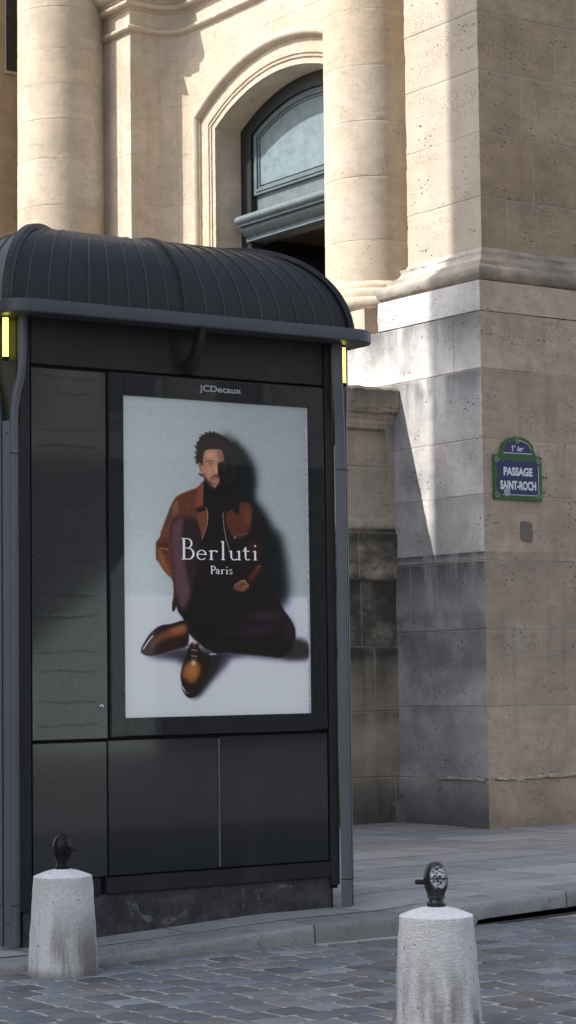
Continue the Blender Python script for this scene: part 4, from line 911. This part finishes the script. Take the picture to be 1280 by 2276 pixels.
# gutter with rounded corners and soffit
def rrect(x0, x1, y0, y1, R_, n_=7):
    P_ = []
    for cx, cy, a in ((x0+R_, y1-R_, 90), (x0+R_, y0+R_, 180), (x1-R_, y0+R_, 270), (x1-R_, y1-R_, 0)):
        P_ += [(cx+R_*math.cos(rad(a+90*i/n_)), cy+R_*math.sin(rad(a+90*i/n_))) for i in range(n_+1)]
    return P_
GX0, GX1, GY0, GY1 = -.225, 2.125, -.205, 1.62
def loop_sweep(loop, levels, name, mat, parent):
    """levels: [(inset, z)]"""
    V = []; F = []; n_ = len(loop); cx = sum(p[0] for p in loop)/n_; cy = sum(p[1] for p in loop)/n_
    for ins, z_ in levels:
        for R_p in rrect(GX0+ins, GX1-ins, GY0+ins, GY1-ins, max(.02, .16-ins)): V.append((*R_p, z_))
    for i in range(len(levels)-1):
        for j in range(n_): k_ = (j+1) % n_; F.append((i*n_+j, i*n_+k_, (i+1)*n_+k_, (i+1)*n_+j))
    o = mesh(name, V, F, mat, parent); me = o.data
    bm = bmesh.new(); bm.from_mesh(me); bmesh.ops.recalc_face_normals(bm, faces=bm.faces[:]); bm.to_mesh(me); bm.free()
    me.polygons.foreach_set('use_smooth', [True]*len(me.polygons)); me.set_sharp_from_angle(angle=rad(35)); return o
lp_ = rrect(GX0, GX1, GY0, GY1, .16)
gut = loop_sweep(lp_, [(.0, 3.270), (.0, 3.328), (.004, 3.334), (.012, 3.334), (.014, 3.320), (.10, 3.300), (.14, 3.300), (.14, 3.262), (.012, 3.262), (.004, 3.264), (0, 3.270)], 'gutter', M['k_gutter'], kiosk)
for xr in (.35, 1.78):
    rv = MB().lathe([(0, .004), (.005, .003), (.007, 0)], n=10); rv.V = [(a+xr, GY0-c_, b_+3.30) for a, b_, c_ in rv.V]; rv.build('rivet', M['k_gutter'], gut, True)
# roof: swelling vault with hips, thin seams and three broad ribs
RX0, RX1, RY0, RY1 = -.180, 2.010, -.07, 1.5; RA, RH, RZ = .52, .545, 3.29
NT = 22
ph = [rad(90*i/NT) for i in range(NT+1)]
ins = [RA*(1-math.cos(p)**.92) if p < rad(89.9) else RA for p in ph]; hz = [RZ+RH*math.sin(p)**.95 for p in ph]
def ring_pts(off):
    out = []
    for i_, z_ in zip(ins, hz):
        out.append((RX0+i_-off*.7, RX1-i_+off*.7, RY0+i_-off*.7, RY1-i_+off*.7, z_+off*.5))
    return out
V = []; F = []
rp = ring_pts(0)
for (a, b_, c_, d_, z_) in rp: V += [(a, c_, z_), (b_, c_, z_), (b_, d_, z_), (a, d_, z_)]
for i in range(NT): 
    for j in range(4): k_ = (j+1) % 4; F.append((i*4+j, i*4+k_, (i+1)*4+k_, (i+1)*4+j))
F.append((NT*4, NT*4+1, NT*4+2, NT*4+3))
roof = mesh('roof', V, F, M['k_roof'], kiosk); bm = bmesh.new(); bm.from_mesh(roof.data); bmesh.ops.recalc_face_normals(bm, faces=bm.faces[:]); bm.to_mesh(roof.data); bm.free()
roof.data.polygons.foreach_set('use_smooth', [True]*len(roof.data.polygons)); roof.data.set_sharp_from_angle(angle=rad(42))
def rib_line(u_):
    return [Vector((rp[i][0]+(rp[i][1]-rp[i][0])*u_, rp[i][2], rp[i][4])) for i in range(NT+1)]
def rib(pts, w_, h_, name, outw=Vector((0, -1, 0))):
    V = []; F = []; n_ = len(pts)
    for i, p in enumerate(pts):
        d = (pts[min(i+1, n_-1)]-pts[max(i-1, 0)]).normalized(); side = d.cross(outw+Vector((0, 0, .3))).normalized(); nn = side.cross(d).normalized()
        if nn.dot(Vector((0, 0, 1))+outw) < 0: nn = -nn
        for a, b_ in ((-w_/2, -.006), (-w_/2*.8, h_*.7), (-w_*.3, h_), (w_*.3, h_), (w_/2*.8, h_*.7), (w_/2, -.006)): V.append(p+side*a+nn*b_)
    for i in range(n_-1):
        for j in range(5): F.append((i*6+j, i*6+j+1, (i+1)*6+j+1, (i+1)*6+j))
    F += [(0, 1, 2, 3, 4, 5), tuple((n_-1)*6+j for j in range(6))]
    MB().add(V, F).build(name, M['k_seam'] if name == 'seam' else M['k_roof'], roof, True)
for i in range(1, 18):
    if i != 9: rib(rib_line(i/18), .007, .0045, 'seam')
rib(rib_line(.5), .05, .016, 'rib')
hipL = [Vector((rp[i][0], rp[i][2], rp[i][4])) for i in range(NT+1)]; hipR = [Vector((rp[i][1], rp[i][2], rp[i][4])) for i in range(NT+1)]
rib(hipL, .06, .02, 'rib', Vector((-.7, -.7, 0))); rib(hipR, .06, .02, 'rib', Vector((.7, -.7, 0)))
for s_ in (0, 1):      # seams of the end slopes
    for k_ in range(1, 7):
        pts = [Vector((rp[i][s_], rp[i][2]+(rp[i][3]-rp[i][2])*k_/7, rp[i][4])) for i in range(NT+1)]; rib(pts, .009, .007, 'seam', Vector((-1 if s_ == 0 else 1, 0, 0)))
# curved bracket under the gutter
bk = MB(); outl = [(-.19, 3.262), (-.12, 3.262), (-.105, 3.20), (-.075, 3.13), (-.045, 3.09), (-.045, 3.045), (.004, 3.045), (.004, 3.028), (-.058, 3.028), (-.075, 3.05), (-.10, 3.10), (-.14, 3.17)]
outl = [(-.185, 3.262), (-.13, 3.262), (-.11, 3.20), (-.07, 3.14), (-.03, 3.11), (.004, 3.10), (.004, 3.03), (-.05, 3.03), (-.085, 3.06), (-.125, 3.12), (-.16, 3.19)]
bk.prism(outl, .925, .965, lambda p, q, h: (h, p, q)); bk.build('bracket', M['k_body'], kiosk)

# ================================================================== STREET NAME PLATE
sg = empty('street_sign', (12.275, 14.165, 2.853), label='blue enamel street name plate with green border and white letters on the stone pier', cat='street sign')
SX, SZ = 12.275, 2.853
def enamel(name, c_): 
    n = N(name); g = n.noise((1, 1, 1), 18, 4); return n.fin(n.mix(n.ramp(g, .4, .8, 0, .25), c_, tuple(v*.7 for v in c_)), .3, spec=.35, coat=.15, coat_rough=.1)
M['sg_green'] = enamel('green_enamel', (.026, .098, .030)); M['sg_blue'] = enamel('blue_enamel', (.020, .026, .105)); M['sg_white'] = enamel('white_enamel', (.72, .72, .70)); M['sg_lgreen'] = enamel('pale_green_line', (.45, .55, .42))
W2 = .272
def arch_top(w_, z0, zt, sh=.018, n_=18): return [(w_*math.cos(rad(a)), z0+sh+(zt-z0-sh)*math.sin(rad(a))) for a in np.linspace(0, 180, n_)]
plate = [(-W2, 0), (W2, 0), (W2, .382), (.205, .382), (.205, .40)]+[(p[0], p[1]) for p in arch_top(.19, .405, .545)]+[(-.205, .40), (-.205, .382), (-W2, .382)]
fxz = lambda p, q, h: (p, h, q)
pt = MB().prism(plate, -.004, .006, fxz).build('plate', M['sg_green'], sg)
MB().prism([(-.228, .045), (.228, .045), (.228, .337), (-.228, .337)], -.0058, -.0035, fxz).build('blue_field', M['sg_blue'], sg)
MB().prism([(-.158, .405), (.158, .405)]+arch_top(.150, .405, .508)[1:-1], -.0058, -.0035, fxz).build('blue_field', M['sg_blue'], sg)
ln = MB(); ln.box(-.178, .228, -.0064, -.004, .040, .0445).box(.2285, .233, -.0064, -.004, .040, .300).box(-.158, .158, -.0064, -.004, .399, .4045)
tp = arch_top(.154, .405, .512)
for i in range(1, 9):
    p, q = Vector((tp[i][0], 0, tp[i][1])), Vector((tp[i+1][0], 0, tp[i+1][1])); c_ = Vector((0, 0, .43)); e1, e2 = (p-c_).normalized()*.0045, (q-c_).normalized()*.0045
    ln.add([(a.x, -.0062, a.z) for a in (p, q, q+e2, p+e1)], [(0, 1, 2, 3)])
ln.build('white_line', M['sg_white'], sg)
def boss(x, z_):
    rg = MB()
    for r0, r1 in ((.020, .0235),):
        n_ = 20; V = []; F = []
        for i in range(n_): a = 2*math.pi*i/n_; V += [(x+r0*math.cos(a), -.0062, z_+r0*math.sin(a)), (x+r1*math.cos(a), -.0066, z_+r1*math.sin(a))]
        F = [(2*i, 2*i+1, (2*i+3) % (2*n_), (2*i+2) % (2*n_)) for i in range(n_) if not 1 <= i % n_ <= 3]; rg.add(V, F)
    bk_ = MB().lathe([(0, .003), (.018, .0028), (.0235, .001), (.024, -.001)], n=20); bk_.V = [(a+x, -.004-c_, b_+z_) for a, b_, c_ in bk_.V]
    o = bk_.build('boss', M['sg_green'], sg, True); rg.build('ring', M['sg_lgreen'], o)
    s2 = MB().lathe([(0, .004), (.004, .0035), (.006, 0)], n=10); s2.V = [(a+x, -.0065-c_, b_+z_) for a, b_, c_ in s2.V]; s2.build('screw', M['sg_lgreen'], o, True)
for x, z_ in ((-.235, .345), (.235, .345), (-.235, .042), (.235, .042), (0, .512)): boss(x, z_)
text('lettering', 'PASSAGE', 1, M['sg_white'], sg, (.0, .243), .325, .074, y=-.0062, off=.042)
text('lettering', 'SAINT-ROCH', 1, M['sg_white'], sg, (.0, .124), .405, .078, y=-.0062, off=.042)
MB().box(-.060, -.051, -.0062, -.0050, .417, .468).box(-.068, -.060, -.0062, -.0050, .452, .461).build('numeral', M['sg_white'], sg); text('lettering', 'er', 1, M['sg_white'], sg, (-.030, .460), .022, .014, y=-.0062, off=.01)
text('lettering', 'Arr', 1, M['sg_white'], sg, (.027, .441), .068, .046, y=-.0062, off=.03); text('lettering', 't', 1, M['sg_white'], sg, (.067, .448), .008, .018, y=-.0062, off=.01)
n = N('worn_round_sticker'); g = n.noise((1, 1, 1), 90, 3, .6); M['sticker'] = n.fin(n.mix(n.ramp(g, .45, .6), (.42, .43, .44), (.16, .17, .2)), .5)
st = MB().lathe([(0, .0015), (.036, .0015), (.0365, 0)], n=28); st.V = [(a-.128, -.0068-c_, b_+.062) for a, b_, c_ in st.V]; so_ = st.build('sticker', M['sticker'], sg)
# anchor holes beside the plate
hl = MB()
for (x, z_) in ((12.575, 3.06), (12.61, 3.06), (12.58, 2.93), (12.07, 2.93), (12.9, 1.27), (13.1, 1.5)):
    q = MB().lathe([(0, .001), (.009, .001), (.009, 0)], n=10); hl = MB(); hl.add([(a+x, 14.174-c_, b_+z_) for a, b_, c_ in q.V], q.F); ch(hl.build('anchor_hole', M['gap'], church))

# ================================================================== BOLLARDS
n = N('bush_hammered_granite'); T = n.t.nodes.new('ShaderNodeTexCoord').outputs['Object']
d1 = n.noise((1, 1, 3.2), 46, 3, .6, vec=T); d2 = n.noise((1, 1, 1), 120, 3, .7, vec=T); st_ = n.noise((9, 9, 1.3), 1, 5, .62, vec=T); bg_ = n.noise((1, 1, 1), 5, 5, .62, vec=T)
z_ = n.xyz(T)[2]
wv = n.t.nodes.new('ShaderNodeTexWave'); wv.wave_type = 'BANDS'; wv.bands_direction = 'Z'; wv.inputs['Scale'].default_value = 42; wv.inputs['Distortion'].default_value = 14; wv.inputs['Detail'].default_value = 3; wv.inputs['Detail Scale'].default_value = 2.2; n.t.links.new(T, wv.inputs[0])
c = n.mix(n.ramp(bg_, .35, .7), (.84, .825, .81), (.76, .74, .72))
c = n.mix(n.ramp(d1, .42, .66, 0, .28), c, (.40, .385, .37))
dirt = n.math('MULTIPLY', n.ramp(st_, .42, .64), n.ramp(z_, .08, .40, 1, .10)); c = n.mix(n.math('MULTIPLY', dirt, .80), c, (.15, .12, .09))
c = n.mix(n.ramp(z_, .0, .06, .6, 0), c, (.13, .11, .09)); v_ = n.voro((1, 1, 1), 13, vec=T)[0]; c = n.mix(n.ramp(v_, .05, .09, .75, 0), c, (.12, .085, .06))
side = n.ramp(z_, .460, .467, 1, .15)
hgt = n.math('MULTIPLY', n.math('ADD', n.math('MULTIPLY', wv.outputs['Fac'], .35), n.math('ADD', d1, n.math('MULTIPLY', d2, .6))), side)
M['bollard'] = n.fin(c, .88, n.bump(hgt, .007, .9))
n = N('black_gloss_iron'); g = n.noise((1, 1, 1), 60, 4); M['knob'] = n.fin(n.mix(n.ramp(g, .5, .7, 0, .4), (.006, .005, .006), (.045, .022, .015)), .42, n.bump(g, .002, .5), coat=.05, spec=.2)
n = N('flaking_white_on_black'); T = n.t.nodes.new('ShaderNodeTexCoord').outputs['Object']; g = n.noise((1, 1, 1.3), 70, 5, .7, vec=T); gx_, gy_, gz_ = n.xyz(T)
dd = n.math('SQRT', n.math('ADD', n.math('POWER', n.math('DIVIDE', n.math('SUBTRACT', gz_, .606), .042), 2), n.math('ADD', n.math('POWER', n.math('DIVIDE', n.math('SUBTRACT', gx_, -.010), .034), 2), n.math('POWER', n.math('DIVIDE', n.math('SUBTRACT', gy_, .036), .034), 2))))
mk = n.math('MULTIPLY', n.ramp(g, .47, .53), n.ramp(dd, .85, 1.15, 1, 0)); band_ = n.ramp(n.math('ABSOLUTE', n.math('SUBTRACT', gz_, .603)), .002, .004)
M['knob_worn'] = n.fin(n.mix(n.math('MULTIPLY', mk, band_), (.012, .010, .012), (.46, .48, .53)), n.mix(mk, .3, .8))
def bollard(label, loc, rz, knobmat, sc=1.):
    root = empty('bollard', loc, rz, label, 'bollard', 'tapered granite bollards with iron knobs'); root.scale = (sc,)*3
    pr = [(0.0, -.03), (.170, -.03), (.170, 0), (.168, .02)]; 
    for i in range(1, 26): t_ = i/26; pr.append((.168+(.1405-.168)*t_, .02+.44*t_))
    pr += [(.1405, .461), (.1398, .464), (.1375, .4655)]+[(.1375*(1-i/10), .4655+.034*math.sin(rad(90*i/10))) for i in range(1, 11)]
    mb = MB().lathe(pr, n=64)
    V = []
    for v in mb.V:
        q = Vector(v); rr_ = math.hypot(q.x, q.y)
        if rr_ > .02:
            k_ = 1+(.006*mn.noise(q*14+Vector((loc[0], 0, 0)))+.0025*mn.noise(q*60)+.010*mn.noise(q*4+Vector((loc[0], 0, 0))))/rr_*.6
            q.x *= k_; q.y *= k_
        V.append(tuple(q))
    mb.V = V; mb.build('stone_body', M['bollard'], root, True)
    kp = [(0, .495), (.034, .495), (.036, .499), (.036, .508), (.031, .512), (.026, .517), (.025, .524), (.030, .529), (.032, .534), (.029, .538), (.031, .546), (.038, .564), (.0415, .590), (.0415, .602), (.0425, .603), (.0425, .606), (.0412, .607), (.038, .628), (.031, .646), (.020, .658), (.008, .663), (0, .664)]
    kb = MB().lathe([(a*1.12 if b_ > .512 else a, b_) for a, b_ in kp], n=32).build('knob', knobmat, root, True)
    pg = MB().lathe([(0, .080), (.006, .079), (.0095, .074), (.0095, .048), (.0115, .042), (.0115, .03)], n=12); pg.V = [(c_, b_, a+.588) for a, b_, c_ in pg.V]
    pg.build('peg', M['knob'], kb, True)
    return root
bollard('stone bollard at the kiosk corner with an all black iron knob', (5.119, 9.281, -.012), rad(-50), M['knob'])
bollard('nearer stone bollard whose black iron knob has flaking white paint', (5.285, 6.625, .002), rad(145.), M['knob_worn'], 1.02)

# ================================================================== LITTER
M['paper'] = N('white_paper').fin((.7, .7, .7), .8); M['leafb'] = N('dry_leaf').fin((.16, .11, .05), .8)
def scrap(loc, s, label, rz, mat='paper', nm='paper_scrap', cat='litter'):
    rr_ = random.Random(int(loc[0]*100)); V = []; F = []
    for i in range(4):
        for j in range(3): V.append(((i-1.5)*s*.4+rr_.uniform(-.1, .1)*s, (j-1)*s*.3+rr_.uniform(-.1, .1)*s, abs(rr_.gauss(0, .16))*s+.003))
    F = [(i*3+j, (i+1)*3+j, (i+1)*3+j+1, i*3+j+1) for i in range(3) for j in range(2)]
    o = mesh(nm, V, F, M[mat]); o.location = loc; o.rotation_euler = (0, 0, rz); md = o.modifiers.new('thickness', 'SOLIDIFY'); md.thickness = .0012
    tag(o, label, cat)
scrap((4.98, 8.93, -.028), .020, 'small white scrap of paper on the setts below the left bollard', .3)
scrap((4.72, 9.06, -.028), .03, 'crumpled torn white paper in the gutter left of the bollard', 1.1)
scrap((4.60, 9.02, -.028), .05, 'dead brown leaf debris in the gutter at the left edge', 2., 'leafb', 'dry_leaf')
scrap((7.45, 7.72, .003), .016, 'tiny white chip of paper on the setts right of the right bollard', .8)
scrap((7.2, 10.2, .105), .014, 'tiny pale crumb of paper on the pavement beside the kiosk', .2)

# ================================================================== THE BUILDINGS ROUND ABOUT (outside the frame: they shade the street and stand in the reflections)
def facade_mat(name, c0, c1):
    n = N(name); a = n.noise((1, 1, 1), .6, 5); b_ = n.noise((1, 1, 8), 1.2, 4); return n.fin(n.mix(n.ramp(n.math('ADD', n.math('MULTIPLY', a, .5), n.math('MULTIPLY', b_, .5)), .35, .65), c0, c1), .85)
M['fac'] = facade_mat('pale_render', (.50, .455, .39), (.42, .38, .32)); M['fac2'] = facade_mat('grey_shopfront', (.05, .05, .052), (.07, .07, .07)); M['winglass'] = N('window_glass').fin((.03, .035, .04), .08)
M['zinc'] = N('zinc_roof').fin((.25, .26, .28), .5)
def block(label, x0, x1, y0, y1, H, face, shop=4.2):
    """Haussmann-like block; face = list of (axis, coordinate, sign)"""
    b0 = empty('apartment_building', ((x0+x1)/2, (y0+y1)/2, 0), label=label, cat='building'); inv = Matrix.Translation((-(x0+x1)/2, -(y0+y1)/2, 0))
    def pp(o): o.matrix_parent_inverse = inv; return o
    pp(MB().box(x0, x1, y0, y1, shop, H).build('wall', M['fac'], b0)); pp(MB().box(x0+.1, x1-.1, y0+.1, y1-.1, -.1, shop).build('shopfront', M['fac2'], b0)); pp(MB().box(x0+.6, x1-.6, y0+.6, y1-.6, H, H+3, .5).build('roof', M['zinc'], b0))
    pp(MB().box(x0-.2, x1+.2, y0-.2, y1+.2, H-.5, H-.2).build('cornice', M['fac'], b0)); pp(MB().box(x0-.1, x1+.1, y0-.1, y1+.1, shop-.02, shop+.25).build('shopfront_cornice', M['fac'], b0))
    for ax, cc, sg_ in face:
        lo, hi = (x0, x1) if ax == 'y' else (y0, y1); k_ = int((hi-lo)/2.6)
        for i in range(k_):
            c_ = lo+(i+.5)*(hi-lo)/k_
            for fl_ in range(int((H-shop-1)/3.3)):
                zb = shop+.9+fl_*3.3; a0_, a1_ = c_-.6, c_+.6; d0, d1 = sorted((cc+sg_*.02, cc+sg_*.09)); e0, e1 = sorted((cc-sg_*.05, cc+sg_*.03))
                fr_ = MB()
                for (p0, p1, q0, q1) in ((a0_-.12, a0_, zb, zb+2.1), (a1_, a1_+.12, zb, zb+2.1), (a0_-.12, a1_+.12, zb+2.1, zb+2.25), (a0_-.15, a1_+.15, zb-.12, zb)):
                    fr_.box(*((p0, p1, d0, d1) if ax == 'y' else (d0, d1, p0, p1)), q0, q1)
                w_ = pp(fr_.build('window', M['fac'], b0)); g2 = MB().box(*((a0_, a1_, e0, e1) if ax == 'y' else (e0, e1, a0_, a1_)), zb, zb+2.1).build('pane', M['winglass'], w_)
block('tall pale apartment building left of the street that shades kiosk and paving', -20, 0, 9, 19.0, 22.5, [('y', 9, -1), ('x', 0, 1)])
block('long pale apartment building across the street facing the kiosk', -6, 44, -32, -18, 13, [('y', -18, 1)], 5.7)

# unseen slanted slab, added and shaped so the kiosk's gloss mirrors a pale patch
pr_ = empty('reflection_slab', (20.45, -15, 0), rad(45), label='unseen pale slanted slab added for the reflection in the kiosk paint', cat='reflection slab')
M['reflection_grey'] = facade_mat('reflection_grey', (.58, .64, .63), (.50, .56, .55))
MB().prism([(-8, -.1), (0, -.1), (0, 4.0), (-.1, 4.0), (-.36, 3.86), (-.87, 3.2), (-2.24, 1.96), (-4.4, 0)], -.4, 0, lambda p, q, h: (p, h, q)).build('reflection_panel', M['reflection_grey'], pr_)
